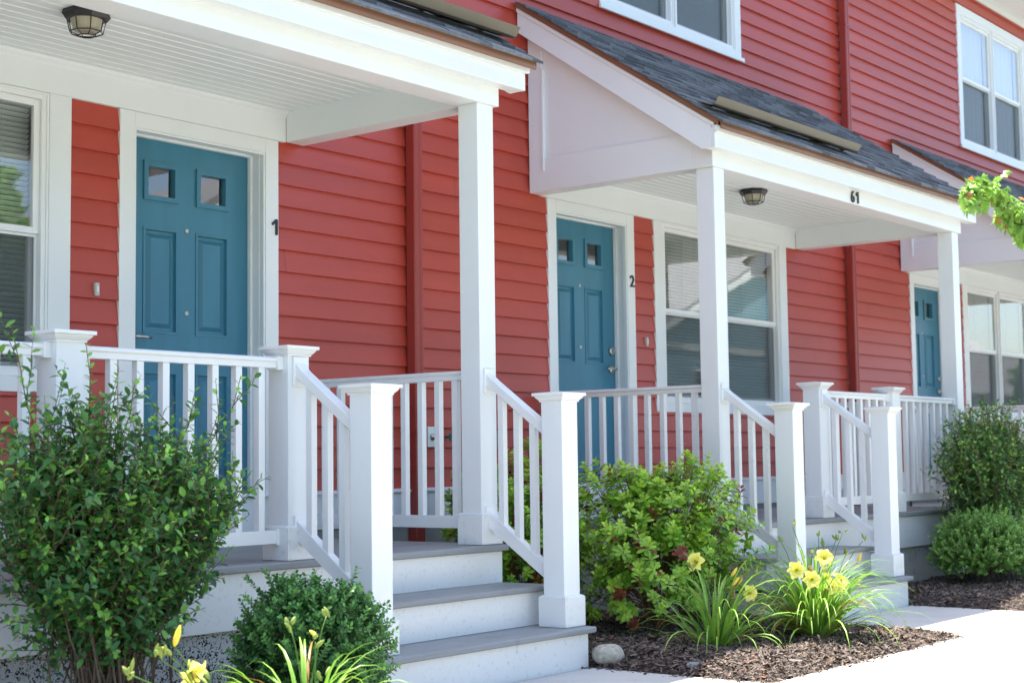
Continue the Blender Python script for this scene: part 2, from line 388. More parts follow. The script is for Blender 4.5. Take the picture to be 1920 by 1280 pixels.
# windows
def window(xa, xb, zb, zt, casing_w, style, top_casing, sill_ext=False):
    w = MB(); cw = casing_w
    top = zt
    w.box(xa,xa+cw,0,.045,zb,top); w.box(xb-cw,xb,0,.045,zb,top)
    w.box(xa+cw,xb-cw,0,.045,zb,zb+.075)
    if sill_ext:
        w.box(xa-.02,xb+.02,-.022,-.0005,zb-.01,zb+.025)
    if top_casing: w.box(xa+cw,xb-cw,0,.045,top-cw,top)
    win = w.build('window', M['white'], house, bevel=.002)
    fx0, fx1 = xa+cw, xb-cw; fz0, fz1 = zb+.075, (top-cw if top_casing else top+.0)
    fr = MB(); t = .036
    xm = (fx0+fx1)/2
    def frame(a,b_,c,d,y0,y1,t,mb):
        mb.box(a,a+t,y0,y1,c,d); mb.box(b_-t,b_,y0,y1,c,d); mb.box(a+t,b_-t,y0,y1,c,c+t); mb.box(a+t,b_-t,y0,y1,d-t,d)
    frame(fx0+.001,xm-.012,fz0+.001,fz1-.001,.012,.11,t,fr); frame(xm+.012,fx1-.001,fz0+.001,fz1-.001,.012,.11,t,fr)
    fr.box(xm-.012,xm+.012,.02,.11,fz0+.001,fz1-.001)
    # slim outer nailing lip
    for a,b_ in ((fx0+.001,xm-.012),(xm+.012,fx1-.001)): frame(a,b_,fz0+.001,fz1-.001,.004,.0118,.012,fr)
    fr.build('window_frame', M['white2'], win, bevel=.0015)
    zm = fz0+(fz1-fz0)*.507
    for (a,b_) in ((fx0+.001+t,xm-.012-t),(xm+.012+t,fx1-.001-t)):
        us = MB(); frame(a+.001,b_-.001,zm-.012,fz1-t-.002,.030,.058,.034,us); us.build('sash', M['white2'], win, bevel=.0015)
        ls = MB(); frame(a+.003,b_-.003,fz0+t+.002,zm+.014,.062,.092,.036,ls); ls.build('sash', M['white2'], win, bevel=.0015)
        g = MB(); g.box(a+.032,b_-.032,.042,.046,zm+.018,fz1-t-.03); g.build('pane', M['glass'], win)
        g = MB(); g.box(a+.036,b_-.036,.074,.078,fz0+t+.034,zm-.018); g.build('pane', M['glass'], win)
        s = MB(); s.box(a+.014,b_-.014,.052,.053,fz0+t+.014,zm-.02); s.build('insect_screen', M['screen'], win)
        sf = MB(); frame(a+.002,b_-.002,fz0+t+.003,zm-.013,.045,.056,.013,sf); sf.build('screen_frame', M['white2'], win)
        if style == 'blind':
            bl = MB(); z = fz0+t+.03; al = R(50)
            while z < fz1-.07:
                dy, dz = .0130*math.cos(al), .0130*math.sin(al)
                bl.add([(a+.012,.118-dy,z+dz),(b_-.012,.118-dy,z+dz),(b_-.012,.1165,z-.001),(a+.012,.1165,z-.001),(b_-.012,.118+dy,z-dz),(a+.012,.118+dy,z-dz)], [(0,1,2,3),(3,2,4,5)]); z += .0270
            bl.box(a+.008,b_-.008,.096,.136,fz1-.066,fz1-.03)
            for fx in (.18,.82): bl.box(a+(b_-a)*fx-.001,a+(b_-a)*fx+.001,.116,.1175,fz0+t+.02,fz1-.06)
            bl.tube([(a+(b_-a)*.47,.099,fz1-.06),(a+(b_-a)*.47,.098,zm-.05)], .0042, 6)
            bl.build('blind', M['blind'], win)
        else:
            cu = MB(); n = 34; pts = []
            for i in range(n+1):
                u = i/n; pts.append((a+.01+(b_-a-.02)*u, .118+.010*math.sin(u*38)+.005*math.sin(u*91)))
            zlo = fz0+.06
            for i in range(n):
                (p,q),(r,s_) = pts[i], pts[i+1]; cu.add([(p,q,zlo),(r,s_,zlo),(r,s_,fz1-.02),(p,q,fz1-.02)], [(0,1,2,3)])
            cu.build('curtain', M['curtain'], win, smooth=True)
    return win
window(*GW[0], 1.395, 2.9165, .13, 'blind', False)
window(*GW[1], 1.395, 2.9165, .13, 'blind', False)
window(*GW[2], 1.395, 2.9165, .13, 'blind', False)
window(*UW[0], 4.48, 6.13, .10, 'blind', True, True)
window(*UW[1], 4.48, 6.13, .10, 'half', True, True)

# ------------------------------------------------------------------ porches
DK = .59      # deck top
def cap(mb, cx, cy, z):   # z = top of the cap
    mb.frust(cx,cy,z-.0160,.099,z-.001,.099); mb.frust(cx,cy,z-.001,.099,z+.007,.02)
    mb.frust(cx,cy,z-.022,.089,z-.0162,.089)
    mb.frust(cx,cy,z-.029,.083,z-.0222,.0875); mb.frust(cx,cy,z-.038,.074,z-.0292,.082); mb.frust(cx,cy,z-.046,.0725,z-.0385,.0725)
def porch(x0, sx, label, has_divert):
    P = empty('porch', (x0,0,0), label, 'porch', 'white porches along the row house')
    W = 4.016; cs = .132
    A0 = 0.0; B0 = W-cs
    cyf, cyb = -1.495, -1.363; cy = (cyf+cyb)/2
    def n(): return MB(sx)
    # columns
    for a in (A0, B0):
        c = n(); c.box(a,a+cs,cyf,cyb,DK+.001,2.9165); co = c.build('column', M['white'], P, bevel=.003)
        t = n(); t.frust(a+cs/2,cy,DK+.002,.084,DK+.160,.084); t.frust(a+cs/2,cy,DK+.160,.084,DK+.168,.070); t.build('base_trim', M['trimbase'], co, bevel=.002)
    # newel posts
    nx = 1.431
    for (cx, cyy, zb, zt) in ((nx,-1.44,DK,1.556),(2.65,-1.44,DK,1.556),(.066,-1.957,.197,1.362),(nx,-1.957,.197,1.362)):
        c = n(); c.box(cx-.065,cx+.065,cyy-.065,cyy+.065,zb+.001,zt-.02); co = c.build('newel_post', M['white'], P, bevel=.003)
        t = n(); t.frust(cx,cyy,zb+.002,.084,zb+.148,.084); t.frust(cx,cyy,zb+.148,.084,zb+.156,.070); t.build('base_trim', M['trimbase'], co, bevel=.002)
        k = n(); cap(k,cx,cyy,zt); k.build('post_cap', M['white2'], co, bevel=.0015)
    # level railings
    def level(x_a, x_b, y_a, y_b, axis, first, step, cnt):
        r = n()
        def prof(c0): return [(c0-.022,1.454),(c0+.022,1.454),(c0+.022,1.478),(c0+.031,1.486),(c0+.031,1.496),(c0+.020,1.503),(c0-.020,1.503),(c0-.031,1.496),(c0-.031,1.486),(c0-.022,1.478)]
        if axis == 'x':
            r.prism_x(prof(y_a), x_a, x_b)
            ro = r.build('railing', M['white2'], P, bevel=.0015)
            b = n(); b.box(x_a,x_b,y_a-.022,y_a+.022,.667,.727); b.build('bottom_rail', M['white2'], ro, bevel=.002)
            for xx in (x_a, x_b):
                d = .034 if xx == x_a else -.034
                a,c = sorted((xx,xx+d))
                br = n(); br.box(a,c,y_a-.035,y_a+.035,1.446,1.5075); br.build('rail_bracket', M['white2'], ro, bevel=.002)
                br = n(); br.box(a,c,y_a-.027,y_a+.027,.660,.734); br.build('rail_bracket', M['white2'], ro, bevel=.002)
            for i in range(cnt):
                q = n(); xx = first+step*i; q.box(xx-.0175,xx+.0175,y_a-.0175,y_a+.0175,.7272,1.4538); q.build('baluster', M['white2'], ro, bevel=.0015)
        else:
            r.prism_y(prof(x_a), y_a, y_b)
            ro = r.build('railing', M['white2'], P, bevel=.0015)
            b = n(); b.box(x_a-.022,x_a+.022,y_a,y_b,.672,.737); b.build('bottom_rail', M['white2'], ro, bevel=.002)

            for i in range(cnt):
                q = n(); yy = first+step*i; q.box(x_a-.0175,x_a+.0175,yy-.0175,yy+.0175,.7372,1.4538); q.build('baluster', M['white2'], ro, bevel=.0015)
    ex = nx+.065; mx = 2.65
    level(ex, mx-.065, -1.44, 0, 'x', ex+.114-.0, .1333, 8)
    level(mx+.065, B0, -1.44, 0, 'x', mx+.065+.10, .1333, 8)
    level(.066, 0, cyb, -.001, 'y', -1.272, .1235, 11)
    level(B0+.066, 0, cyb, -.001, 'y', -1.272, .1235, 11)
    # stair railings
    for cx, ytop in ((.066, cyf), (nx, -1.505)):
        r = n(); yb = -1.892
        s = .72
        def zt(y, z0): return z0+s*(y+1.55)
        z0 = 1.442
        # slanted rail with an easing at the top
        prof = [(ytop,1.500),(ytop-.012,1.478),(-1.55,z0),(yb,zt(yb,z0)),(yb,zt(yb,z0)-.058),(-1.555,z0-.060),(ytop,1.418)]
        r.prism_x(prof, cx-.030, cx+.030)
        ro = r.build('stair_railing', M['white2'], P, bevel=.004)
        b = n(); zb0 = .735
        b.prism_x([(ytop,.775),(ytop-.03,.750),(yb,zt(yb,zb0)),(yb,zt(yb,zb0)-.075),(ytop-.015,.675),(ytop,.675)], cx-.022, cx+.022)
        b.build('bottom_rail', M['white2'], ro, bevel=.002)
        k = n(); k.box(cx-.040,cx+.040,ytop-.012,ytop-.0005,1.372,1.506); k.build('rail_bracket', M['white2'], ro, bevel=.003)
        k = n(); k.box(cx-.034,cx+.034,ytop-.012,ytop-.0005,.640,.790)
        k.build('rail_bracket', M['white2'], ro, bevel=.003)
        for i in range(3):
            yy = -1.588-.103*i; q = n(); q.box(cx-.0175,cx+.0175,yy-.0175,yy+.0175,zt(yy,zb0)-.03,zt(yy,z0)-.045); q.build('baluster', M['white2'], ro, bevel=.0015)
    # deck boards
    d = n(); y = -1.548; first = True
    while y < -.02:
        w = .135; y2 = min(y+w, -.014)
        if first: d.prism_x([(y+.006,DK-.034),(y,DK-.028),(y,DK-.006),(y+.006,DK),(y2,DK),(y2,DK-.034)], -.024, W+.024)
        else: d.box(-.024,W+.024,y,y2,DK-.034,DK-random.uniform(0,.0012))
        first = False; y = y2+.004
    dk = d.build('deck', M['deck'], P, bevel=.0015)
    # skirt boards and the spattered concrete under them
    s_ = n(); s_.box(0,W,-1.522,-1.498,.315,DK-.0345); s_.box(-.0005,.024,-1.4975,-.02,.315,DK-.0345); s_.box(W-.024,W+.0005,-1.4975,-.02,.315,DK-.0345)
    s_.build('skirt_board', M['skirt'], P, bevel=.0015)
    f_ = n(); f_.box(.012,W-.012,-1.49,-.02,-.2,.314); f_.build('foundation', M['stucco'] if sx < 0 else M['found2'], P)
    # stairs
    st = n()
    sx0, sx1 = .018, 1.478
    st.box(sx0,sx1,-2.080,-2.056,-.05,.166); st.box(sx0,sx1,-1.802,-1.780,.1975,.362); st.box(sx0,sx1,-1.5255,-1.5225,.3945,.5555)
    st.box(sx0+.0,sx0+.022,-2.0555,-1.5225,-.05,.166); st.box(sx1-.022,sx1,-2.0555,-1.5225,-.05,.166)
    st.box(sx0,sx0+.022,-1.7795,-1.5225,.1975,.362); st.box(sx1-.022,sx1,-1.7795,-1.5225,.1975,.362)
    so = st.build('stair', M['skirt'], P, bevel=.0015)
    for (ya, yb, zt_) in ((-2.108,-1.7805,.197),(-1.830,-1.5260,.3935)):
        ym = (ya+yb)/2+.01
        t = n(); t.prism_x([(ya+.006,zt_-.030),(ya,zt_-.024),(ya,zt_-.006),(ya+.006,zt_),(ym-.002,zt_),(ym-.002,zt_-.030)], sx0-.034, sx1+.034)
        t.box(sx0-.034,sx1+.034,ym+.002,yb,zt_-.030,zt_-.001)
        t.build('tread', M['deck'], so, bevel=.0015)
    # beams
    ZB = 2.917
    b = n(); b.box(-.034,W+.034,-1.510,-1.350,ZB,3.10); b.prism_x([(-1.3495,ZB+.004),(-1.3495,ZB+.05),(-1.338,ZB+.045),(-1.330,ZB+.025),(-1.330,ZB+.004)], .14, W-.14)
    b.build('front_beam', M['white'], P, bevel=.0025)
    for xx in (-.034, W-.106):
        b = n(); b.box(xx,xx+.14,-1.3495,-.001,ZB,3.155)
        b.build('side_beam', M['white'], P, bevel=.0025)
    # frieze on the wall under the ceiling
    b = n(); b.box(.1065,W-.1065,-.0005,.04,ZB,3.10)
    b.prism_x([(-.001,3.099),(-.030,3.099),(-.024,3.085),(-.008,3.070),(-.001,3.060)], .1065, W-.1065)
    b.build('frieze_board', M['white'], P, bevel=.0015)
    # beadboard ceiling
    c = n(); y = -1.349
    while y < -.04:
        y2 = min(y+.079,-.031); yc = y
        c.prism_x([(y,3.104),(y,3.099),(y+.003,3.096),(y2-.012,3.096),(y2-.009,3.100),(y2-.004,3.0975),(y2,3.101),(y2,3.104)], .107, W-.107); y = y2
    c.build('ceiling', M['ceil'], P)
    # eave fascia in two steps, brown drip edge
    XO = .150
    f = n(); f.box(-XO,W+XO,-1.602,-1.576,3.010,3.150); f.box(-XO-.012,W+XO+.012,-1.626,-1.6025,3.104,3.150); f.box(-XO+.0255,W+XO-.0255,-1.5755,-1.5105,3.014,3.030)
    fo = f.build('fascia', M['white'], P, bevel=.003)
    SL = .668
    def zr(y): return 4.262+SL*y          # roof deck underside line
    for e in (-1,1):
        xe = -XO if e < 0 else W+XO-.024
        r = n(); r.prism_x([(-.001,zr(-.001)-.022),(-1.575,zr(-1.575)-.020),(-1.575,3.012),(-1.498,3.012),(-.001,zr(0)-.205)], xe, xe+.024)
        xo = xe-.012 if e < 0 else xe+.0245
        r.prism_x([(-.001,zr(-.001)-.006),(-1.601,zr(-1.601)-.006),(-1.601,zr(-1.601)-.052),(-.001,zr(-.001)-.058)], xo, xo+.0115)
        r.build('rake_board', M['white'], P, bevel=.002)
        so_ = n(); xs0, xs1 = (-XO+.0245,-.0345) if e < 0 else (W+.0345,W+XO-.0245)
        so_.prism_x([(-.002,zr(0)-.172),(-1.49,3.055),(-1.49,3.075),(-.002,zr(0)-.152)], xs0, xs1); so_.build('soffit', M['white'], P)
        # gable cheek with its applied boards
        gx0, gx1 = (-.022,.09) if e < 0 else (W-.09,W+.022)
        g = n(); g.prism_x([(-.002,3.1555),(-.002,zr(0)-.15),(-1.36,zr(-1.36)-.15),(-1.36,3.1555)], gx0, gx1)
        go = g.build('gable_panel', M['white'], P)
        bx0, bx1 = (-.034,-.0225) if e < 0 else (W+.0225,W+.034)
        k = n(); k.box(bx0,bx1,-.118,-.002,3.1555,zr(-.118)-.15)
        k.prism_x([(-.1185,zr(-.1185)-.19),(-1.36,zr(-1.36)-.19),(-1.36,zr(-1.36)-.262),(-.1185,zr(-.1185)-.262)], bx0, bx1)
        bb = (bx0-.010,bx1) if e < 0 else (bx0,bx1+.010)
        k.box(bb[0],bb[1],-.136,-.1185,3.06,zr(-.13)-.385)
        k.build('trim_board', M['white'], go, bevel=.0015)
    # roof sheathing
    r = n(); r.prism_x([(-.002,zr(0)-.001),(-1.655,zr(-1.655)),(-1.655,zr(-1.655)+.012),(-.002,zr(0)+.012)], -XO-.013, W+XO+.013)
    ro = r.build('roof', M['bronze'], P)
    q = n(); q.prism_x([(-1.6555,zr(-1.655)+.013),(-1.664,zr(-1.655)+.010),(-1.664,3.124),(-1.656,3.118),(-1.6555,3.124)], -XO-.02, W+XO+.02)
    for e in (-1,1):
        xe = -XO-.020 if e < 0 else W+XO+.0135
        q.prism_x([(-.002,zr(0)+.013),(-1.64,zr(-1.64)+.013),(-1.64,zr(-1.64)-.026),(-.002,zr(0)-.026)], xe, xe+.0065)
    q.build('drip_edge', M['bronze'], ro)
    sh = n(); rr = random.Random(int(x0*10))
    ca, sa = math.cos(math.atan(SL)), math.sin(math.atan(SL)); Ltot = 1.690/ca
    ncr = 15; ex_ = Ltot/ncr
    for i in range(ncr):
        d0 = Ltot-ex_*i; d1 = max(d0-ex_*1.25, 0.003)      # distance from the wall down the slope
        x = -XO-.035-rr.uniform(0,.015); xe = W+XO+.035+rr.uniform(0,.02)
        while x < xe:
            w = rr.uniform(.09,.26); x2 = min(x+w, xe); tk = rr.choice([.006,.006,.012])
            h0 = .0135+.008+tk; h1 = .0135+.001
            t0 = .0135 if i == 0 else .0135+.004
            dd = d0+rr.uniform(-.003,.003)
            def pt(d_, h): return (-d_*ca-0*h, zr(0)-d_*sa+h/ca)
            p = [pt(dd,t0),pt(dd,h0),pt(d1,h1)]
            g_ = rr.uniform(.07,.19); tint = rr.uniform(-.008,.012)
            sh.prism_x(p, x, x2, (g_*.97, g_*1.0, g_*1.05+tint*.6)); x = x2+.0008
    sh.build('shingles', M['shingle'], ro)
    if has_divert:
        dv = n(); xa, xb = has_divert
        q0 = zr(-1.38)
        dv.prism_x([(-1.42,q0+.010),(-1.53,q0-.026),(-1.548,q0-.022),(-1.580,q0+.022),(-1.5825,q0+.021),(-1.551,q0-.026),(-1.532,q0-.032),(-1.42,q0+.006)], xa, xb)
        for xb2 in np.arange(min(xa,xb)+.15, max(xa,xb), .48):
            dv.box(xb2-.012,xb2+.012,-1.45,-1.36,q0-.002,q0+.012)
        dv.build('rain_diverter', M['olive'], ro)
    return P
porch(2.218, -1, 'white porch at the left with stairs up to the door numbered 1', (-.14, 1.60))
P2 = porch(4.484, 1, 'middle white porch numbered 61 on its beam with stairs up to the door numbered 2', (-.06, 2.02))
P3 = copy_tree(P2); P3.location = (4.484+6.205, 0, 0)
P3['label'] = 'farthest white porch at the right edge, partly behind shrubs and the maple branch'
for ch in list(P3.children):
    if ch.name.startswith('roof'):
        for g in list(ch.children):
            if g.name.startswith('rain_diverter'): bpy.data.objects.remove(g)

# ------------------------------------------------------------------ small fixtures (things of their own)
def text_obj(txt, size, loc, label, depth=.004, name='house_number', weight=.0):
    cu = bpy.data.curves.new('t','FONT'); cu.body = txt; cu.size = size; cu.extrude = depth; cu.align_x = 'LEFT'; cu.offset = weight
    cu.space_character = 1.05
    t = bpy.data.objects.new('t', cu); COL.objects.link(t); bpy.context.view_layer.update()
    me = bpy.data.meshes.new_from_object(t); bpy.data.objects.remove(t)
    for v in me.vertices: v.co = Vector((v.co.x, -v.co.z, v.co.y))
    me.materials.clear(); me.materials.append(M['black'])
    o = bpy.data.objects.new(name, me); COL.objects.link(o); o.location = loc
    return tag(o, label, 'house number', 'black house numbers')
def add_one(mb, x, h):      # a plain 1 with a slanted flag
    mb.prism_y([(x+.040,0),(x+.054,0),(x+.054,h-.004),(x+.050,h),(x+.040,h),(x+.010,h*.70),(x+.019,h*.60),(x+.040,h*.80)], -.005, .004)
def number(txt, loc, label):
    mb = MB(); x = 0
    rest = txt
    if txt == '2': return text_obj('2', .128, loc, label, weight=.001)
    if txt == '61':
        o = text_obj('6', .128, loc, label, weight=.001)
        add_one(mb, .072, .090)
        t = mb.build('t', M['black']); bm = bmesh.new(); bm.from_mesh(o.data); bm.from_mesh(t.data); bm.to_mesh(o.data); bm.free(); bpy.data.objects.remove(t); return o
    add_one(mb, 0, .092); o = mb.build('house_number', M['black'], loc=loc); return tag(o, label, 'house number', 'black house numbers')
number('1', (1.984,-.005,2.355), 'black number 1 on the white trim right of the leftmost blue door')
number('2', (5.690,-.006,2.352), 'black number 2 on the white trim right of the middle blue door')
number('61', (6.430,-1.517,2.928), 'black number 61 on the front beam of the middle porch')

def porch_lamp(x, y, label):
    e = empty('ceiling_lamp', (x,y,3.096), label, 'lamp', 'porch ceiling lamps')
    b = MB(); ph = math.pi/8
    b.frust(0,0,-.010,.100,-.0005,.098,8,ph); b.frust(0,0,-.018,.104,-.010,.100,8,ph); b.frust(0,0,-.040,.088,-.018,.104,8,ph); b.build('canopy', M['black'], e, bevel=.001)
    g = MB(); g.frust(0,0,-.090,.058,-.039,.072,24,0); g.frust(0,0,-.098,.040,-.090,.058,24,0); g.build('lamp_shade', M['lampglass'], e, smooth=False)
    c = MB(); k = 1/math.cos(ph)
    def P(r,z,i): a = ph+2*math.pi*i/8; return (r*k*math.cos(a), r*k*math.sin(a), z)
    for i in range(8):
        c.tube([P(.083,-.038,i),P(.070,-.098,i),P(.034,-.113,i)], .0030, 5)
        c.tube([P(.070,-.098,i),P(.070,-.098,i+1)], .0030, 5); c.tube([P(.034,-.113,i),P(.034,-.113,i+1)], .0030, 5)
    c.build('cage', M['black'], e)
    return e
porch_lamp(.125,-.81,'black caged lamp on the ceiling of the left porch')
porch_lamp(6.32,-.75,'black caged lamp on the ceiling of the middle porch, left of the number 61')

def bell(x, label):
    e = empty('doorbell', (x,0,1.937), label, 'doorbell', 'doorbells beside the doors')
    b = MB(); b.box(-.013,.013,-.010,.012,-.034,.034); b.build('plate', M['bell'], e, bevel=.003)
    b = MB(); b.box(-.006,.006,-.014,-.0102,-.016,.016); b.build('button', M['white2'], e, bevel=.002)
bell(.782,'small pale doorbell on the red siding left of the door numbered 1')
bell(5.915,'small pale doorbell on the red siding between the middle door and its window')
bell(5.915+6.205,'small pale doorbell on the red siding right of the farthest blue door')

e = empty('hose_faucet', (3.375,0,1.185), 'white wall plate with a metal spout and green hand wheel near the red downspout', 'faucet')
b = MB(); b.box(-.045,.055,-.014,.012,-.065,.065); b.build('wall_plate', M['white2'], e, bevel=.003)
b = MB(); b.lathe_y(0,0,[(.024,-.0145),(.024,-.022),(.014,-.026),(.014,-.07),(.0,-.071)],14); b.tube([(0,-.055,0),(0,-.085,-.012),(0,-.095,-.04)],[.012,.012,.011],8); b.build('spout', M['steel'], e, smooth=True)
b = MB()
ring = [(.155+.026*math.cos(a),-.045,.0+.026*math.sin(a)) for a in [2*math.pi*i/12 for i in range(13)]]
b.tube(ring,.006,6)
for i in range(3):
    a = math.pi*i/3; b.tube([(.155+.026*math.cos(a),-.045,.026*math.sin(a)),(.155-.026*math.cos(a),-.045,-.026*math.sin(a))],.004,5)
b.tube([(.155,-.045,0),(.155,.01,0)],.008,6); b.build('hand_wheel', M['teal'], e)
e = empty('outlet_box', (4.045,0,1.17), 'small grey outlet box on the red siding behind the left porch column', 'outlet box')
b = MB(); b.box(-.035,.035,-.045,.012,-.06,.06); b.build('box_cover', M['greybox'], e, bevel=.004)
b = MB(); b.box(-.028,.028,-.052,-.0455,-.052,.052); b.build('lid', M['greybox'], e, bevel=.003)

# ------------------------------------------------------------------ ground
def noise2(x, y, s, seed=0):
    v = 0
    for k,(fx,fy,p,a) in enumerate([(1.0,.7,.3,1),( -.6,1.3,1.7,.8),(2.1,-1.4,4.1,.5),(3.3,2.7,2.2,.3),(-5.1,4.3,.9,.2),(8.7,7.9,5.3,.12)]):
        v = v+a*np.sin((x*fx+y*fy)*s+p+seed)
    return v
g = MB(); g.add([(-150,-150,-.03),(180,-150,-.03),(180,60,-.03),(-150,60,-.03)],[(0,1,2,3)]); tag(g.build('ground', M['grass']), 'short grass beyond the walks and behind the house', 'ground', kind='structure')
# walks: pads in front of the stairs, main walk in slabs
def slab(name, x0,x1,y0,y1,z=0.0, poly=None):
    b = MB()
    if poly: b.prism_z(poly, -.12, z)
    else: b.box(x0,x1,y0,y1,-.12,z)
    return b.build(name, M['concrete'], None, bevel=.006)
lab = 'pale concrete walk'
mw = MB()
xs = [-6.2+1.52*i for i in range(21)]
for i in range(20):
    for (ya, yb) in ((-4.585,-3.095),):
        mw.box(xs[i]+.004,xs[i+1]-.004,ya,yb,-.12,random.uniform(-.002,.0))
tag(mw.build('path', M['concrete'], None, bevel=.006), 'sunlit concrete walk running along the planting beds', 'walk', kind='structure')
pads = MB()
pads.prism_z([(.35,-2.09),(2.20,-2.09),(2.20,-2.95),(2.26,-3.087),(.2,-3.087),(.33,-2.95)], -.12, -.001)
pads.prism_z([(4.42,-2.09),(5.96,-2.09),(5.96,-2.95),(6.10,-3.087),(4.22,-3.087),(4.40,-2.93)], -.12, -.001)
pads.prism_z([(4.42+6.2,-2.09),(5.96+6.2,-2.09),(5.96+6.2,-3.087),(4.22+6.2,-3.087)], -.12, -.001)
tag(pads.build('path', M['concrete'], None, bevel=.006), 'short concrete walks at the feet of the porch stairs', 'walk', kind='structure')
rd = MB(); rd.box(-60,120,-14.5,-7.2,-.10,-.015); tag(rd.build('road', M['asphalt']), 'grey asphalt street in front of the houses', 'road', kind='structure')
pv = MB(); pv.box(-60,120,-7.195,-4.95,-.12,.0); tag(pv.build('pavement', M['concrete'], bevel=.01), 'wide concrete pavement between walk and street', 'pavement', kind='structure')

BEDS = [  # x0,x1,y0,y1
 (-4.4,.33,-3.088,-.01), (2.205,4.415,-3.088,-.01), (5.965,10.62,-3.088,-.01), (12.2,22,-3.088,-.01)]
def in_bed(b, x, y):
    x0,x1,y0,y1 = b
    return (x > x0) & (x < x1) & (y > y0) & (y < y1)
def bed_h(x, y, b):
    x0,x1,y0,y1 = b
    e = np.minimum(np.minimum(x-x0, x1-x), y-y0)
    e = np.clip(e/.25, 0, 1)
    return -.012+.062*e**.6+.010*noise2(x,y,2.6)*e+.004*noise2(x,y,17)*e
for bi,b in enumerate(BEDS):
    x0,x1,y0,y1 = b; nx_ = int((x1-x0)/.05)+1; ny_ = int((y1-y0)/.05)+1
    X,Y = np.meshgrid(np.linspace(x0,x1,nx_), np.linspace(y0,y1,ny_)); Z = bed_h(X,Y,b)+RNG.normal(0,.003,X.shape)
    V = np.stack([X,Y,Z],-1).reshape(-1,3); I = np.arange(nx_*ny_).reshape(ny_,nx_)
    F = np.stack([I[:-1,:-1],I[:-1,1:],I[1:,1:],I[1:,:-1]],-1).reshape(-1,4)
    bed_lab = ['dark mulch bed in front of the left porch','dark mulch bed between the two porches','dark mulch bed right of the middle stairs','mulch bed at the far right'][bi]
    tag(npmesh('mulch_bed', V, F, M['mulchsoil'], smooth=True), bed_lab, 'mulch bed', kind='structure')
    n_ = [6000, 60000, 26000, 1500][bi]
    if bi == 0: xa,xb,ya,yb = -1.6,.33,-3.08,-1.55
    elif bi == 1: xa,xb,ya,yb = 2.2,4.42,-3.1,-.1
    elif bi == 2: xa,xb,ya,yb = 5.96,9.5,-3.1,-1.55
    else: xa,xb,ya,yb = 12.2,15,-3.1,-1.5
    cx = RNG.uniform(xa,xb,n_); cy = RNG.uniform(ya,yb,n_)
    ns = n_//60; cx[:ns] = RNG.uniform(xa,xb,ns); cy[:ns] = y0-np.abs(RNG.normal(0,.035,ns)); cx[ns:2*ns] = x0-np.abs(RNG.normal(0,.03,ns))
    cz = bed_h(cx,cy,b)+RNG.uniform(.0,.014,n_)
    ln = RNG.gamma(2.5,.0034,n_)+.004; wd = ln*RNG.uniform(.14,.38,n_); th = RNG.uniform(0,2*np.pi,n_)
    pit = RNG.normal(0,.35,n_); rol = RNG.normal(0,.5,n_)
    ux = np.stack([np.cos(th)*np.cos(pit),np.sin(th)*np.cos(pit),np.sin(pit)],-1); vx = np.stack([-np.sin(th)*np.cos(rol),np.cos(th)*np.cos(rol),np.sin(rol)],-1)
    up = np.cross(ux,vx); c = np.stack([cx,cy,cz],-1)
    q = [c-ux*ln[:,None]-vx*wd[:,None]*.6, c+ux*ln[:,None]*.9-vx*wd[:,None], c+ux*ln[:,None]+vx*wd[:,None]*.7, c-ux*ln[:,None]*.8+vx*wd[:,None]]
    mid = c+up*wd[:,None]*.5
    V = np.stack(q+[mid],1).reshape(-1,3); base = np.arange(n_)[:,None]*5
    F = np.concatenate([base+np.array([0,1,4]),base+np.array([1,2,4]),base+np.array([2,3,4]),base+np.array([3,0,4])])
    t = RNG.uniform(0,1,n_); cc = np.stack([.060+.18*t**2,.044+.132*t**2,.034+.104*t**2],-1)
    lt = RNG.uniform(0,1,n_) < .06; cc[lt] = np.array([.22,.11,.06])*RNG.uniform(.5,1.2,(lt.sum(),1))
    gr = RNG.uniform(0,1,n_) < .10; cc[gr] = np.array([.17,.14,.125])*RNG.uniform(.6,1.1,(gr.sum(),1))
    tag(npmesh('mulch_chips', V, F, M['chips'], C=np.repeat(cc,5,0)), 'shredded dark bark chips covering the planting bed', 'mulch', kind='stuff')

def stone(loc, dims, m, label, seed, cat='stone', rot=0):
    bm = bmesh.new(); bmesh.ops.create_icosphere(bm, subdivisions=4, radius=1)
    rr = random.Random(seed); ph = [rr.uniform(0,6) for _ in range(6)]
    for v in bm.verts:
        p = v.co; f = 1+.06*math.sin(2.1*p.x+ph[0])*math.cos(1.7*p.y+ph[1])+.05*math.sin(3.3*p.z+ph[2]+p.x)+.02*math.sin(7*p.x+5*p.y+ph[3])
        k = (abs(p.x)**3+abs(p.y)**3+abs(p.z)**3)**(1/3)
        p = p/k**.6*f; v.co = Vector((p.x*dims[0],p.y*dims[1],p.z*dims[2]))
    me = bpy.data.meshes.new('stone'); bm.to_mesh(me); bm.free(); me.shade_smooth(); me.materials.append(m)
    o = bpy.data.objects.new('stone', me); COL.objects.link(o); o.location = loc; o.rotation_euler[2] = rot
    return tag(o, label, cat)
stone((2.285,-2.14,.055),(.078,.062,.058),M['stone'],'rounded speckled grey stone beside the bottom step of the left porch',3,rot=-.6)
stone((2.33,-2.62,.035),(.050,.040,.014),M['slate'],'small flat slate chip at the edge of the mulch',5)
for i,(x,y) in enumerate([(2.52,-2.35),(2.9,-2.7)]):
    pass

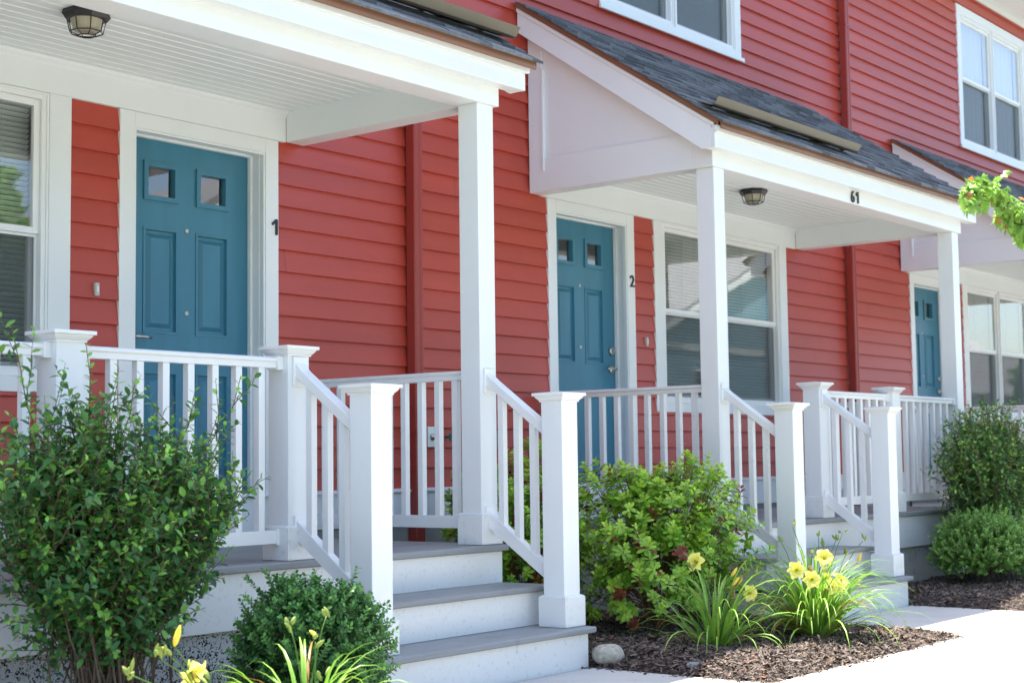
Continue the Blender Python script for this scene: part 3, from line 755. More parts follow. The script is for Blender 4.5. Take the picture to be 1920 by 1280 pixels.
# ------------------------------------------------------------------ plants
class Leaves:
    def __init__(s): s.P=[]; s.D=[]; s.N=[]; s.L=[]; s.W=[]; s.C=[]
    def add(s, p, d, nrm, l, w, c): s.P.append(p); s.D.append(d); s.N.append(nrm); s.L.append(l); s.W.append(w); s.C.append(c)
    def mesh(s, name, m, parent, fold=.25, curl=.15, shape='oval'):
        P=np.array(s.P); D=np.array(s.D); Nn=np.array(s.N); L_=np.array(s.L)[:,None]; W_=np.array(s.W)[:,None]; C=np.array(s.C)
        D/=np.linalg.norm(D,axis=1,keepdims=True)+1e-9
        S=np.cross(D,Nn); S/=np.linalg.norm(S,axis=1,keepdims=True)+1e-9; U=np.cross(S,D)
        if shape=='oval': st=[(0,0),(.30,.85),(.62,1.0),(.88,.5),(1,0)]
        else: st=[(0,.1),(.25,.45),(.6,1.0),(.88,.75),(1,0)]
        V=[]
        for t,w in st:
            cen=P+D*L_*t-U*L_*curl*t*t
            if w>0 and 0<t<1:
                V+= [cen+S*W_*w+U*W_*fold*w, cen, cen-S*W_*w+U*W_*fold*w]
            else: V+=[cen]
        V=np.stack(V,1); nv=V.shape[1]     # 0 base; 1,2,3; 4,5,6; 7,8,9; 10 tip
        tri=[(0,1,2),(0,2,3),(1,4,5),(1,5,2),(2,5,6),(2,6,3),(4,7,8),(4,8,5),(5,8,9),(5,9,6),(7,10,8),(8,10,9)]
        n=len(P); base=(np.arange(n)*nv)[:,None,None]; F=(base+np.array(tri)[None]).reshape(-1,3)
        return npmesh(name, V.reshape(-1,3), F, m, parent, C=np.repeat(C,nv,0), smooth=True)

def unit(v): n=np.linalg.norm(v); return v/(n+1e-9)
def rdir(up=0.0): v=RNG.normal(size=3); v[2]+=up; return unit(v)

def stem_shrub(name, label, base, spread, height, nstem, leaf, wleaf, cols, group, lean=(0,0), side=5, per=.03, tipcol=None, stem_r=.005,
               tops=None, bare=.25, matstem='bark', ell=(1,1), topvar=.18, pair=False, keep=None, side_len=(.10,.26)):
    e = empty(name, (base[0],base[1],0), label, 'shrub', group)
    LV = Leaves(); ST = MB(); bx,by,bz = 0,0,base[2]
    def leaf_run(pts, start, tip, hfrac):
        d_acc=0
        tot=sum(np.linalg.norm(pts[i+1]-pts[i]) for i in range(len(pts)-1)); run=0; nxt=start*tot; az=RNG.uniform(0,6.28)
        for i in range(len(pts)-1):
            seg=pts[i+1]-pts[i]; sl=np.linalg.norm(seg); dd=seg/(sl+1e-9)
            while nxt<run+sl:
                f=(nxt-run)/sl; p=pts[i]+seg*f; t=nxt/tot
                for kk in range(2 if pair else 1):
                    az2=az+kk*math.pi
                    a=unit(np.cross(dd,np.array([.31,.17,.9]))); b=np.cross(dd,a)
                    out=a*math.cos(az2)+b*math.sin(az2); dr=unit(out*.95+dd*RNG.uniform(.3,.8)+np.array([0,0,RNG.uniform(-.15,.25)]))
                    sz=leaf*RNG.uniform(.65,1.15)*(1-.45*max(0,t-.75)/.25)
                    nn=unit(np.array([0,0,1.0])+RNG.normal(0,.35,3)+dd*.3)
                    young=tip and t>.72 and RNG.uniform()<.8
                    c=cols[1] if young else cols[0]
                    if not young and RNG.uniform()<.18: c=tuple((np.array(cols[0])+np.array(cols[1]))/2)
                    c=np.array(c)*RNG.uniform(.75,1.25)
                    if tipcol is not None and RNG.uniform()<tipcol[1]: c=np.array(tipcol[0])*RNG.uniform(.7,1.2)
                    if keep is None or keep(p+dr*sz*.5+np.array([base[0],base[1],0])):
                        LV.add(p,dr,nn,sz,sz*wleaf*.5,c)
                az+=2.4 if not pair else 1.57; nxt+=per*RNG.uniform(.7,1.3)
            run+=sl
        return
    for k in range(nstem):
        a=RNG.uniform(0,2*math.pi); r=math.sqrt(RNG.uniform(.02,1))
        tx,ty=r*math.cos(a)*spread[0], r*math.sin(a)*spread[1]
        hh=height*(1-topvar*r*r)*RNG.uniform(1-topvar,1.0)
        if tops and k < len(tops):
            T=tops[k]; tx,ty,hh=T[0]-base[0],T[1]-base[1],T[2]
        p0=np.array([RNG.normal(0,.11)+lean[0],RNG.normal(0,.06)+lean[1],bz-.02]); p3=np.array([tx,ty,hh])
        p1=p0+np.array([(tx-p0[0])*.12,(ty-p0[1])*.12,hh*.35]); p2=p0+np.array([(tx-p0[0])*.62,(ty-p0[1])*.62,hh*.7])
        pts=[]; 
        for t in np.linspace(0,1,11):
            q=(1-t)**3*p0+3*(1-t)**2*t*p1+3*(1-t)*t*t*p2+t**3*p3; q=q+RNG.normal(0,.006,3)*(t>0); pts.append(q)
        ST.tube([tuple(q) for q in pts],[stem_r*(1-.8*i/10)+.0008 for i in range(11)],5)
        leaf_run(pts,bare+.1,True,1)
        for s_ in range(side):
            t=RNG.uniform(bare,.95); i=int(t*10); q=pts[i]; dd=unit(pts[min(i+1,10)]-pts[max(i-1,0)])
            out=rdir(.3); dr=unit(out+dd*.7+np.array([0,0,.25])); ln=RNG.uniform(*side_len)*height*(1.15-.5*t)
            sp=[q+dr*ln*u+np.array([0,0,.05*u*u*ln*3])+RNG.normal(0,.003,3) for u in np.linspace(0,1,5)]
            ST.tube([tuple(z) for z in sp],[.0022,.002,.0017,.0013,.0009],4)
            leaf_run(sp,.08,RNG.uniform()<.55,t)
    so=ST.build('stem', M[matstem], e)
    LV.mesh('foliage', M['leaf'], e)
    return e

def keep_front(ymax): return lambda p: p[1] < ymax
# big privet, front left
tops = [(-.78,-2.1,1.45),(-1.12,-2.15,1.50),(-.02,-2.05,1.36),(-.62,-2.15,1.32),(-.40,-2.1,1.27),(-.26,-2.05,1.26),(-.9,-2.2,1.25),(-.12,-2.0,1.20),(-.03,-2.1,1.0),(-1.2,-2.1,1.28)]
stem_shrub('privet_shrub','tall loose dark green privet shrub with pale new shoots before the left porch railing',(-.62,-2.03,.05),(.62,.28),1.34,115,.043,.52,
   ((.065,.19,.055),(.24,.52,.08)),'shrubs in the mulch beds',tops=tops,side=14,per=.0175,bare=.36,stem_r=.0036,keep=lambda p: -2.44 < p[1] < -1.60,side_len=(.10,.24),topvar=.24)
stem_shrub('privet_shrub','rounded green privet shrub at the right edge before the middle porch railing',(8.02,-1.88,.05),(.86,.28),1.50,150,.046,.50,
   ((.070,.19,.045),(.28,.52,.08)),'shrubs in the mulch beds',side=14,per=.024,bare=.16,stem_r=.006,keep=keep_front(-1.545),topvar=.22)

def ball_shrub(name, label, c, rad, nshoot, leaf, wleaf, cols, group, shoot=.075, base_z=.03):
    e=empty(name,(c[0],c[1],0),label,'shrub',group); LV=Leaves(); ST=MB()
    ph=RNG.uniform(0,6.28,6)
    for k in range(nshoot):
        d=rdir(.25); 
        if d[2]<-.55: d[2]*=-1
        lump=1+.10*math.sin(3*d[0]*2+ph[0])*math.cos(4*d[1]+ph[1])+.07*math.sin(7*d[2]+5*d[0]+ph[2])
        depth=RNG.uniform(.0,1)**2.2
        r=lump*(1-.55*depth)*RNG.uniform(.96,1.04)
        p=np.array([d[0]*rad[0]*r,d[1]*rad[1]*r,c[2]+d[2]*rad[2]*r])
        if p[2]<base_z: continue
        dr=unit(d*1.0+np.array([0,0,.65])+RNG.normal(0,.35,3)); L_=shoot*RNG.uniform(.5,1.3); 
        if RNG.uniform()<.12: L_*=1.9
        n_=max(4,int(L_/.0095)); az=RNG.uniform(0,6)
        a=unit(np.cross(dr,np.array([.3,.2,.8]))); b=np.cross(dr,a)
        ST.tube([tuple(p-dr*L_*.4),tuple(p+dr*L_*.9)],[.0014,.0008],3)
        for i in range(n_):
            t=(i+.5)/n_
            for s_ in (0,math.pi):
                o_=a*math.cos(az+s_)+b*math.sin(az+s_); ld=unit(o_+dr*.9); q=p+dr*L_*t
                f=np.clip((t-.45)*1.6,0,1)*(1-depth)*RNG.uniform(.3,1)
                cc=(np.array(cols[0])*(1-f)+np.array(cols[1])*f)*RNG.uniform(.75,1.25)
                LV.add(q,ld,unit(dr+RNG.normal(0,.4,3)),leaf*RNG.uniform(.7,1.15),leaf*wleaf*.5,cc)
            az+=1.57
    for k in range(14):
        a=RNG.uniform(0,6.28); t=(rad[0]*.55*math.cos(a),rad[1]*.55*math.sin(a),c[2]+rad[2]*.3)
        ST.tube([(RNG.normal(0,.03),RNG.normal(0,.03),-.02),(t[0]*.4,t[1]*.4,c[2]*.5),t],[.008,.006,.003],5)
    ST.build('stem',M['bark'],e); LV.mesh('foliage',M['leaf'],e,shape='oval')
    return e
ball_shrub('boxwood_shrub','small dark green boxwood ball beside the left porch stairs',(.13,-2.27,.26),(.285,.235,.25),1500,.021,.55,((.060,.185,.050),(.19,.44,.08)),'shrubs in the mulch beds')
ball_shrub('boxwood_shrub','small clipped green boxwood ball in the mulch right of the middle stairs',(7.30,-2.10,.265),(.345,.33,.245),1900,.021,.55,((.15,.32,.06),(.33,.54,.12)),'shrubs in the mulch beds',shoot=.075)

def azalea(label, c, rad, nros, cols):
    e=empty('azalea_shrub',(c[0],c[1],0),label,'shrub','shrubs in the mulch beds'); LV=Leaves(); ST=MB(); ph=RNG.uniform(0,6,4)
    for k in range(nros):
        d=rdir(.2)
        if d[2]<-.7: d[2]*=-1
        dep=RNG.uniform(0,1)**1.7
        lump=1+.20*math.sin(4*d[0]+ph[0]+2*d[2])*math.cos(3*d[1]+ph[1])+.08*math.sin(9*d[2]+ph[2]+6*d[0])
        r=lump*(1-.5*dep)
        p=np.array([d[0]*rad[0]*r,d[1]*rad[1]*r,c[2]+d[2]*rad[2]*r])
        if p[2]<.06: continue
        dr=unit(d*.8+np.array([0,0,.8])+RNG.normal(0,.3,3))
        a=unit(np.cross(dr,np.array([.3,.2,.7]))); b=np.cross(dr,a)
        L_=RNG.uniform(.05,.14)
        root=p*np.array([.35,.35,.55])
        if RNG.uniform()<.45: ST.tube([tuple(root),tuple((root+p)/2-np.array([0,0,.02])+RNG.normal(0,.012,3)),tuple(p-dr*L_*.5),tuple(p)],[.0035,.0028,.002,.0015],4)
        nl=int(RNG.integers(5,8)); az=RNG.uniform(0,6); warm=(d[0]*.5+d[2]*.4+.5)
        sc=RNG.uniform(.8,1.25); red=RNG.uniform()<.028
        for lay in range(3):
            for i in range(nl-lay):
                an=az+lay*.5+2*math.pi*i/(nl-lay)+RNG.normal(0,.15); o_=a*math.cos(an)+b*math.sin(an)
                lift=[.25,.75,1.6][lay]; ld=unit(o_+dr*lift); q=p-dr*(.02*(2-lay))+dr*.004*lay
                if lay==0 and RNG.uniform()<.07: cc=np.array([.20,.06,.015])
                else:
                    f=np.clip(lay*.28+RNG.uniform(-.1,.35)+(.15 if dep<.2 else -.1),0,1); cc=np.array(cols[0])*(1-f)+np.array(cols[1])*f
                if red: cc=np.array([.22,.04,.02])
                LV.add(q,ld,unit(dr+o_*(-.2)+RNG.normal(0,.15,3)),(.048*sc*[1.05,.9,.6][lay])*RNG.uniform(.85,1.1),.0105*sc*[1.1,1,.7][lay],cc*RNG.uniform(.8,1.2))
    for k in range(16):
        a_=RNG.uniform(0,6.28); t=(rad[0]*.7*math.cos(a_),rad[1]*.7*math.sin(a_),c[2]+RNG.uniform(-.1,.3)*rad[2])
        ST.tube([(RNG.normal(0,.06),RNG.normal(0,.06),-.02),(t[0]*.35,t[1]*.35,t[2]*.55),t],[.008,.006,.003],5)
    ST.build('stem',M['twig'],e); LV.mesh('foliage',M['leaf'],e,fold=.18,curl=.2,shape='obov')
    return e
ac=((.19,.43,.04),(.52,.72,.09))
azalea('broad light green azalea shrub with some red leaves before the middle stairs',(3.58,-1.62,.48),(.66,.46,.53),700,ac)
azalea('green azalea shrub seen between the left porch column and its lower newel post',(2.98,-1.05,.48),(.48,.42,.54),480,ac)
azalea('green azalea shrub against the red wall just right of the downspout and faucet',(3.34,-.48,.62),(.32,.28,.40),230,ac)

CAMP = np.array([-4.006,-6.578,1.02])
# day lilies
def blade(mb_v, mb_f, mb_c, p0, az, ln, w, rise, droop, col, n=9):
    o=len(mb_v); d=np.array([math.cos(az),math.sin(az),0]); s=np.array([-math.sin(az),math.cos(az),0])
    p=np.array(p0,float); ang=rise; st=ln/n; tw=RNG.normal(0,.25)
    for i in range(n+1):
        t=i/n; ww=w*(1-t**2.2)*(.6+.4*min(1,t*5))+.0004; dirv=d*math.cos(ang)+np.array([0,0,math.sin(ang)]); nrm=np.array([0,0,1])*math.cos(ang)-d*math.sin(ang)
        s2=s*math.cos(tw*t)+nrm*math.sin(tw*t)
        mb_v.extend([p+s2*ww+nrm*ww*.45, p, p-s2*ww+nrm*ww*.45]); mb_c.extend([col*(1+.15*t)]*3)
        p=p+dirv*st; ang-=droop*(t**1.2)*2/n
        if p[2]<.045 and ang<0: ang=-.02
    for i in range(n):
        a=o+3*i; mb_f.extend([(a,a+1,a+4,a+3),(a+1,a+2,a+5,a+4)])
def lily_flower(mb, p, face, size, col, throat):
    """six recurved petals round axis `face`"""
    f=unit(np.array(face)); a=unit(np.cross(f,np.array([.1,.2,1]))); b=np.cross(f,a)
    for k in range(6):
        an=2*math.pi*k/6; o_=a*math.cos(an)+b*math.sin(an); sd=np.cross(f,o_); w=size*(.47 if k%2 else .33)
        V=[];Cc=[]
        n=6
        for i in range(n+1):
            t=i/n; r=size*(.04+.92*t**1.35); h=size*(.85*t-.62*t**3.0)*1.0; ww=w*math.sin(math.pi*min(1,(t*.86+.10)))**.8
            if i==n: ww=.001
            cen=p+o_*r+f*h; wav=.13*size*math.sin(i*2.1+k)
            V+=[cen+sd*ww+f*(ww*.35+wav*.3),cen,cen-sd*ww+f*(ww*.35-wav*.3)]
            cc=np.array(throat)*(1-min(1,t*1.6))+np.array(col)*min(1,t*1.6); Cc+=[cc*1.0,cc*.95,cc*1.0]
        o=len(mb.v); mb.v+= [tuple(x) for x in V]; mb.c+=[tuple(x) for x in Cc]
        for i in range(n):
            q=o+3*i; mb.f+=[(q,q+1,q+4,q+3),(q+1,q+2,q+5,q+4)]
    for k in range(5):
        an=k*1.3; mb.tube([tuple(p+f*size*.1),tuple(p+f*size*.7+(a*math.cos(an)+b*math.sin(an))*size*.15)],[.0012,.001],4,(.6,.35,.03))
def bud(mb, p, d, ln, r, col):
    d=unit(np.array(d)); pts=[p+d*ln*t for t in (0,.15,.4,.7,.92,1)]; mb.tube([tuple(q) for q in pts],[r*.3,r*.75,r,r*.85,r*.4,r*.1],7,tuple(col))
def daylily(label, base, nblade, scapes, lnrange=(.38,.62), spread_az=None, withered=True):
    e=empty('daylily',(base[0],base[1],0),label,'flower','yellow daylilies'); V=[];F=[];C=[]; B=np.array([base[0],base[1],0])
    for k in range(nblade):
        az=RNG.uniform(0,2*math.pi) if spread_az is None else RNG.normal(*spread_az); r=RNG.uniform(0,.085)
        p0=(r*math.cos(az+RNG.normal(0,.6)),r*math.sin(az+RNG.normal(0,.6)),base[2]-.01)
        g=RNG.uniform(0,1); col=np.array([.13,.30,.03])*(1-g)+np.array([.30,.50,.08])*g
        if RNG.uniform()<.06: col=np.array([.35,.17,.05])
        blade(V,F,C,p0,az,RNG.uniform(*lnrange),RNG.uniform(.0055,.0095),(RNG.uniform(.40,.9) if RNG.uniform()<.30 else RNG.uniform(.75,1.5)),RNG.uniform(1.6,3.4),col)
    for k in range(nblade//14):
        az=RNG.uniform(0,6.28); blade(V,F,C,(.06*math.cos(az),.06*math.sin(az),base[2]+.01),az,RNG.uniform(.12,.25),.005,.5,1.5,np.array([.36,.16,.06]))
    npmesh('foliage',np.array(V),F,M['leaf'],e,C=np.array(C),smooth=True)
    ST=MB()
    for kind,pt,fc in scapes:
        pt=np.array(pt)
        if kind=='f' and pt[0]>3.2: pt=CAMP+(pt-CAMP)*.955
        pt=pt-B; q0=np.array([RNG.normal(0,.03),RNG.normal(0,.03),base[2]]); m=(q0+pt)/2+np.array([0,0,.06])
        if kind!='f2': ST.tube([tuple(q0),tuple(q0*.6+m*.4+np.array([0,0,.02])),tuple(m),tuple(m*.4+pt*.6+np.array([0,0,.015])),tuple(pt)],[.0032,.003,.0028,.0024,.002],6,(.10,.22,.04))
        if kind in('f','f2'):
            fl=MB(); fcu=unit(np.array(fc)); lily_flower(fl,pt-fcu*.02,unit(np.array(fc)+RNG.normal(0,.22,3)),RNG.uniform(.050,.060),(.95,.88,.22),(.75,.82,.10)); fl.build('blossom',M['petal'],e,smooth=True)
            if kind=='f':
                b_=MB(); bud(b_,pt-fcu*.02,np.array([-fcu[0]*.3+.3,.4,.8]),.035,.006,(.45,.55,.12)); b_.build('bud',M['petal'],e,smooth=True)
        elif kind=='b':
            b_=MB()
            for i in range(int(RNG.integers(2,5))):
                dd=unit(np.array([RNG.normal(0,.6),RNG.normal(0,.5),1])); yel=RNG.uniform()<.12
                bud(b_,pt+RNG.normal(0,.008,3),dd,RNG.uniform(.022,.045),RNG.uniform(.0055,.0085),(.80,.70,.12) if yel else (.33,.42,.10))
            b_.build('bud',M['petal'],e,smooth=True)
        elif kind=='y':
            b_=MB(); bud(b_,pt,fc,.065,.010,(.88,.72,.10)); b_.build('bud',M['petal'],e,smooth=True)
        elif kind=='w':
            b_=MB()
            for i in range(5):
                dd=unit(np.array(fc)+RNG.normal(0,.35,3)); b_.tube([tuple(pt),tuple(pt+dd*.03),tuple(pt+dd*.055+np.array([0,0,-.012]))],[.004,.006,.001],5,(.72,.50,.22))
            b_.build('bud',M['petal'],e,smooth=True)
    ST.build('flower_stalk',M['leaf'],e,smooth=True)
    return e
toC = (-.75,-.60,.35)
daylily('yellow daylily with one open blossom and long arching leaves before the azalea',(2.86,-2.42,.05),85,
  [('f',(2.69,-2.42,.50),toC),('b',(2.66,-2.40,.47),None),('y',(3.02,-2.42,.40),(.5,-.2,.6)),('w',(3.05,-2.42,.33),(-.6,-.5,.3)),('b',(3.20,-2.40,.42),None),('b',(3.33,-2.4,.40),None),('y',(3.13,-2.40,.35),(.5,0,.6)),('b',(2.83,-2.4,.43),None),('f',(3.06,-2.5,.31),(-.7,-.5,-.2)),('y',(2.98,-2.45,.36),(.6,-.2,.5))],(.34,.60))
daylily('large yellow daylily clump with open blossoms beside the walk before the middle stairs',(3.62,-2.58,.05),270,
  [('f',(3.50,-2.55,.415),toC),('w',(3.62,-2.55,.40),(.2,-.4,.2)),('f',(3.90,-2.58,.285),toC),('f',(4.02,-2.55,.31),(-.4,-.8,.3)),('f',(3.97,-2.50,.33),(.2,-.7,.5)),('f',(3.80,-2.6,.30),(-.6,-.8,.2)),('f',(3.72,-2.6,.46),(-.8,-.4,.1)),('f',(3.58,-2.6,.36),(-.5,-.8,.5)),('w',(4.10,-2.6,.29),(.4,-.4,.3)),('w',(3.70,-2.6,.38),(.4,-.4,-.3)),('y',(3.78,-2.5,.50),(-.7,-.3,-.1)),('w',(3.86,-2.5,.48),(.4,-.4,-.1)),
   ('b',(3.56,-2.5,.64),None),('b',(3.42,-2.5,.57),None),('b',(3.86,-2.5,.57),None),('b',(4.16,-2.5,.58),None),('b',(4.42,-2.5,.52),None),('b',(4.05,-2.45,.50),None),('b',(4.08,-2.5,.55),None),('y',(4.30,-2.52,.40),(.3,-.2,.8)),('b',(4.20,-2.5,.46),None)],(.42,.70))
daylily('daylily with a yellow blossom and green buds at the bottom left edge of the picture',(-.80,-2.88,.05),36,
  [('f',(-.925,-2.85,.385),(.1,-.8,-.5)),('y',(-1.00,-2.85,.475),(.25,-.1,.9)),('b',(-1.05,-2.85,.44),None),('b',(-1.17,-2.86,.41),None),('b',(-1.02,-2.85,.45),None),('b',(-.93,-2.85,.37),None),('b',(-.87,-2.85,.36),None)],(.20,.40))
daylily('leafy daylily with pale green buds before the left boxwood ball',(-.46,-2.85,.05),60,
  [('b',(-.36,-2.85,.51),None),('b',(-.52,-2.85,.48),None),('b',(-.41,-2.85,.43),None),('b',(-.38,-2.85,.31),None),('y',(-.335,-2.9,.255),(.8,0,.3)),('b',(-.30,-2.9,.24),None)],(.30,.55))

# ------------------------------------------------------------------ trees
def maple_leaf(V,F,C,p,d,nrm,s,col):
    d=unit(d); sd=unit(np.cross(d,nrm)); 
    up=np.cross(sd,d)
    out=[(0,0),(.18,-.10),(.55,-.05),(.38,.18),(.62,.42),(.28,.40),(.30,.62),(.12,.60),(0,1.0)]
    out=out+[(-x,y) for x,y in out[-2:0:-1]]
    o=len(V); V.append(p+d*s*.35); C.append(col)
    for x,y in out: V.append(p+d*s*y+sd*s*x*.8-up*s*.25*(y*y)-up*s*.2*abs(x)); C.append(col*RNG.uniform(.95,1.05))
    n=len(out)
    for i in range(n): F.append((o,o+1+i,o+1+(i+1)%n))
def tree(name, label, base, height, crown, nleaf, leafs, col, group=None, branches=(), tr=.09, maple=False, hi=None, cz=None):
    e=empty(name,(base[0],base[1],0),label,'tree',group); T=MB(); 
    cz_=height*.62 if cz is None else cz
    T.tube([(0,0,-.05),(.03,.02,height*.25),(-.03,.04,height*.5),(.02,0,height*.85)],[tr*1.25,tr,tr*.7,tr*.2],10)
    V=[];F=[];C=[]; lob=[]
    for k in range(12):
        d=rdir(.2); r=crown*RNG.uniform(.45,.8); c=np.array([d[0]*r,d[1]*r,cz_+d[2]*r*.75]); lob.append((c,crown*RNG.uniform(.28,.45)))
        z0=height*RNG.uniform(.3,.5); T.tube([(0,0,z0),tuple(c*np.array([.5,.5,0])+np.array([0,0,(z0+c[2])/2+.1])),tuple(c)],[tr*.45,tr*.28,tr*.08],6)
    if maple:
        for k in range(nleaf):
            c,r=lob[RNG.integers(len(lob))]; p=c+rdir()*r*RNG.uniform(.5,1); maple_leaf(V,F,C,p,unit(rdir()+np.array([0,0,-.4])),unit(np.array([0,0,1])+RNG.normal(0,.5,3)),leafs*RNG.uniform(.7,1.1),np.array(col)*RNG.uniform(.7,1.3))
        for br in branches:
            pts=[np.array(q)-np.array([base[0],base[1],0]) for q in br]; T.tube([tuple(q) for q in pts],[.020-.017*i/(len(pts)-1) for i in range(len(pts))],6)
            for i in range(len(pts)-1):
                if i < 1: continue
                for j in range(26 if i >= len(pts)-4 else 14):
                    q=pts[i]+(pts[i+1]-pts[i])*RNG.uniform(); dr=unit(RNG.normal(0,1,3)*np.array([1,.7,.8])+np.array([0,0,-.15])); ln=RNG.uniform(.02,.11)
                    tw=q+dr*ln; T.tube([tuple(q),tuple(q+dr*ln*.5+np.array([0,0,.01])),tuple(tw)],[.0022,.0016,.001],4)
                    for m_ in range(3):
                        cc=np.array(hi[0] if RNG.uniform()<.96 else hi[1])*RNG.uniform(.75,1.25)
                        maple_leaf(V,F,C,tw+RNG.normal(0,.012,3),unit(dr*.5+RNG.normal(0,.5,3)+np.array([0,0,-.55])),unit(np.array([-.2,-.4,1])+RNG.normal(0,.45,3)),leafs*RNG.uniform(.5,.95),cc)
        npmesh('crown',np.array(V),F,M['leaf'],e,C=np.array(C))
    else:
        LV=Leaves()
        for k in range(nleaf):
            c,r=lob[RNG.integers(len(lob))]; d=rdir(); p=c+d*r*RNG.uniform(.35,1.0)**.5; LV.add(p,rdir(-.2),unit(np.array([0,0,1])+RNG.normal(0,.6,3)),leafs*RNG.uniform(.7,1.3),leafs*.33,np.array(col)*RNG.uniform(.6,1.4))
        LV.mesh('crown',M['leaf'],e)
    T.build('trunk',M['bark'],e,smooth=True)
    return e
tree('maple_tree','young maple with sunlit pale green leaves reaching in at the right edge',(7.9,-4.1,0),4.2,.9,1500,.075,(.10,.20,.03),
     branches=[[(7.9,-4.1,1.75),(7.2,-3.7,2.05),(6.5,-3.3,2.25),(6.05,-3.06,2.42),(5.85,-3.02,2.52),(5.65,-3.0,2.66),(5.45,-3.0,2.72),(5.30,-3.0,2.70),(5.08,-3.0,2.64),(4.92,-3.0,2.56)],
               [(6.05,-3.06,2.42),(5.9,-3.02,2.47),(5.78,-3.0,2.54),(5.66,-3.0,2.57),(5.55,-3.0,2.58)]],
     maple=True, hi=((.26,.46,.07),(.50,.20,.05)), tr=.04, cz=3.3)

# ------------------------------------------------------------------ across the street (seen mirrored in the panes)
def far_house(label, x, y, w, d, h, ridge, col, gable=True):
    e=empty('cottage',(x,y,0),label,'house','houses across the street'); m=lapmat('far_siding',col)
    b=MB(); b.box(-w/2,w/2,-d,0,0,h)
    if gable: b.prism_y([(-w/2,h),(w/2,h),(0,ridge)],-d,0)
    else: b.prism_x([(-d,h),(0,h),(-d/2,ridge)],-w/2,w/2)
    b.build('wall',m,e)
    r=MB(); o=.45
    if gable:
        sl=(ridge-h)/(w/2)
        for s in (-1,1): r.prism_y([(0,ridge+.02),(s*(w/2+o),h-o*sl+.02),(s*(w/2+o),h-o*sl+.2),(0,ridge+.2)],-d-o,o)
    else:
        sl=(ridge-h)/(d/2)
        r.prism_x([(-d/2,ridge+.02),(o,h-o*sl+.02),(o,h-o*sl+.2),(-d/2,ridge+.2),(-d-o,h-o*sl+.2),(-d-o,h-o*sl+.02)],-w/2-o,w/2+o)
    r.build('roof',M['farroof'],e)
    t=MB()
    if gable:
        for s in (-1,1): t.prism_y([(0,ridge-.02),(s*(w/2+o),h-o*sl-.02),(s*(w/2+o),h-o*sl-.32),(0,ridge-.34)],o-.05,o+.05)
    t.box(-w/2-.06,-w/2+.14,-.1,.05,0,h); t.box(w/2-.14,w/2+.06,-.1,.05,0,h); t.box(-w/2-.06,w/2+.06,.051,.08,h-.3,h)
    t.build('trim',M['white'],e)
    for zc in ((1.7,4.4) if h>4.5 else (1.6,)):
        for xc in (-w*.28,w*.22):
            f=MB(); a=.55; f.box(xc-a-.12,xc+a+.12,.0,.06,zc-.87,zc+.87); wo=f.build('window',M['white2'],e); g=MB(); g.box(xc-a,xc+a,.061,.07,zc-.75,zc+.75); g.build('pane',M['dark'],wo)
    dd=MB(); dd.box(-.45,.45,.0,.08,0,2.1); dd.build('door',M['blue'],e)
    # porch
    p=MB(); p.prism_x([(.1,2.9),(2.1,2.35),(2.1,2.5),(.1,3.3)],-w*.42,w*.42); p.build('porch_roof',M['farroof'],e)
    if w > 22:
        p=MB(); p.prism_x([(.1,8.9),(3.2,7.1),(3.2,7.25),(.1,9.2)],1.5,9.5); p.build('lower_roof',M['farroof'],e)
        p=MB(); p.box(1.5,9.5,3.2,3.35,6.95,7.22); p.box(1.8,9.2,.1,3.0,0,7.05); p.build('bay',M['white2'],e)
        p=MB(); p.box(3.0,4.6,3.001,3.05,3.4,5.2); p.build('window',M['dark'],e)
    for xc in (-w*.4,0,w*.4):
        c=MB(); c.box(xc-.09,xc+.09,1.75,1.93,0,2.42); c.build('porch_post',M['white'],e)
for i,(x,w,h,rg,col,gb,yy) in enumerate([(21,8,5.2,8.0,(.16,.26,.31),True,-22),(64,24,6.4,11.2,(.25,.42,.52),True,-31),(92,20,5.2,9.0,(.45,.47,.46),False,-31),(36,9,5.0,8.0,(.50,.48,.40),True,-30),(116,14,5.2,8.4,(.26,.34,.38),True,-31),(-14,9,5.2,8.2,(.35,.33,.30),False,-22)]):
    far_house(['blue grey gabled cottage across the street, mirrored in the middle window','wide steel blue gabled house mirrored in the right half of the middle window','long grey cottage with the ridge along the street','cream gabled cottage between the two blue ones across the street','last slate blue cottage down the street','beige cottage across the street at the left'][i],x,yy,w,9,h,rg,col,gb)
for i,(x,y,h,c) in enumerate([(4.5,-21,8,3.0),(9.9,-17.5,8,2.3),(2.5,-20,9,3.4),(27.0,-21,6.5,2.2),(-6,-18.5,9,3.3),(84,-24,7.5,2.4)]):
    tree('shade_tree',['bushy green tree across the street mirrored in the left window','tall green tree across the street left of the blue grey cottage','wide green tree standing back across the street','small green tree between the two blue cottages','big green tree at the far left across the street','small green tree before the cream cottage'][i],(x,y,0),h,c,5200,.26,(.17,.34,.05),'trees across the street',tr=.2)

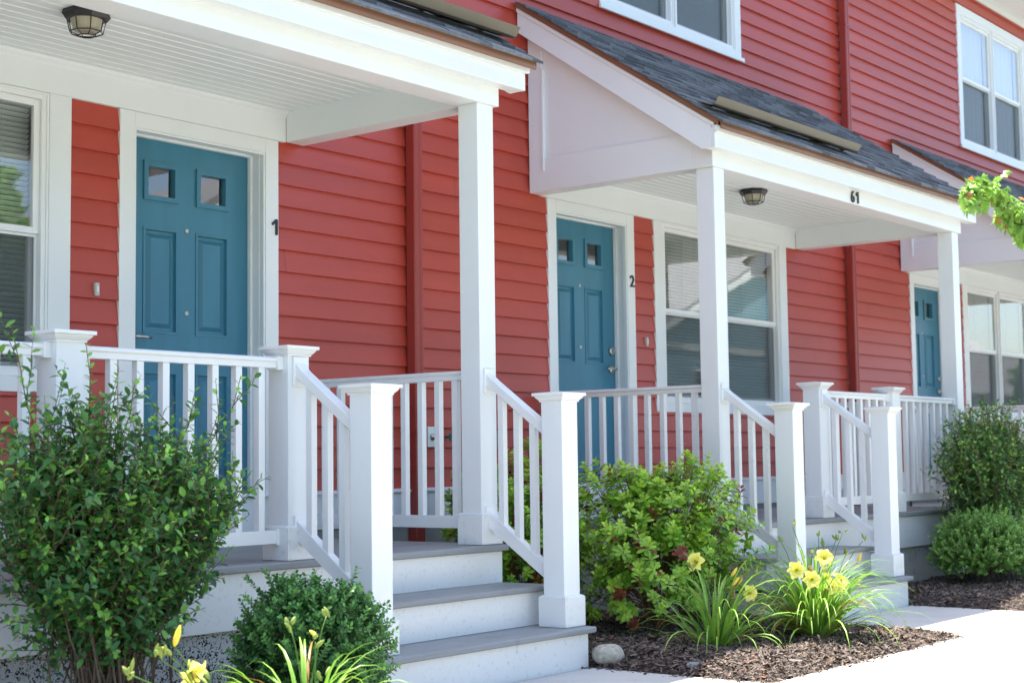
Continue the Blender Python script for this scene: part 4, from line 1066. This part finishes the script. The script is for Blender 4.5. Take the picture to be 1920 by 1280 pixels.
# ------------------------------------------------------------------ camera and light
cam = bpy.data.cameras.new('camera'); co = bpy.data.objects.new('camera', cam); COL.objects.link(co); SC.camera = co
yaw, pit, roll = R(51.38045927), R(4.50101095), R(-0.75231612)
fw = Vector((math.sin(yaw)*math.cos(pit), math.cos(yaw)*math.cos(pit), math.sin(pit)))
r0 = Vector((math.cos(yaw), -math.sin(yaw), 0)); u0 = r0.cross(fw)
rt = r0*math.cos(roll)+u0*math.sin(roll); up = -r0*math.sin(roll)+u0*math.cos(roll)
mw_ = Matrix((rt, up, -fw)).transposed().to_4x4(); mw_.translation = Vector((-4.00626027,-6.5782606,1.01982322)); co.matrix_world = mw_
cam.sensor_width = 36; cam.lens = 2854.25/1920*36; cam.clip_start = .05; cam.clip_end = 600
cam.dof.use_dof = True; cam.dof.focus_distance = 7.4; cam.dof.aperture_fstop = 4.2

SUN_EL = R(72.0); SUN_AZ = R(8.0)     # from behind the house (+Y), a little from the right
w = bpy.data.worlds.new('World'); SC.world = w; w.use_nodes = True
nt = w.node_tree; bg = nt.nodes['Background']; sky = nt.nodes.new('ShaderNodeTexSky'); sky.sky_type = 'NISHITA'; sky.sun_disc = False
sky.sun_elevation = SUN_EL; sky.sun_rotation = SUN_AZ; sky.air_density = 1.0; sky.dust_density = 2.2; sky.ozone_density = 1.0
nt.links.new(sky.outputs[0], bg.inputs[0]); bg.inputs[1].default_value = .135
sl = bpy.data.lights.new('sun','SUN'); sl.energy = 4.6; sl.angle = R(.55); sl.color = (1,.95,.86)
so = bpy.data.objects.new('sun', sl); COL.objects.link(so)
sd = Vector((math.sin(SUN_AZ)*math.cos(SUN_EL), math.cos(SUN_AZ)*math.cos(SUN_EL), math.sin(SUN_EL)))
so.rotation_euler = sd.to_track_quat('Z','Y').to_euler(); so.location = (0,0,20)
SC.view_settings.view_transform = 'Standard'; SC.view_settings.look = 'None'; SC.view_settings.exposure = 1.82; SC.view_settings.gamma = 1
SC.render.engine = 'CYCLES'; SC.cycles.max_bounces = 8; SC.cycles.diffuse_bounces = 5; SC.cycles.transparent_max_bounces = 12
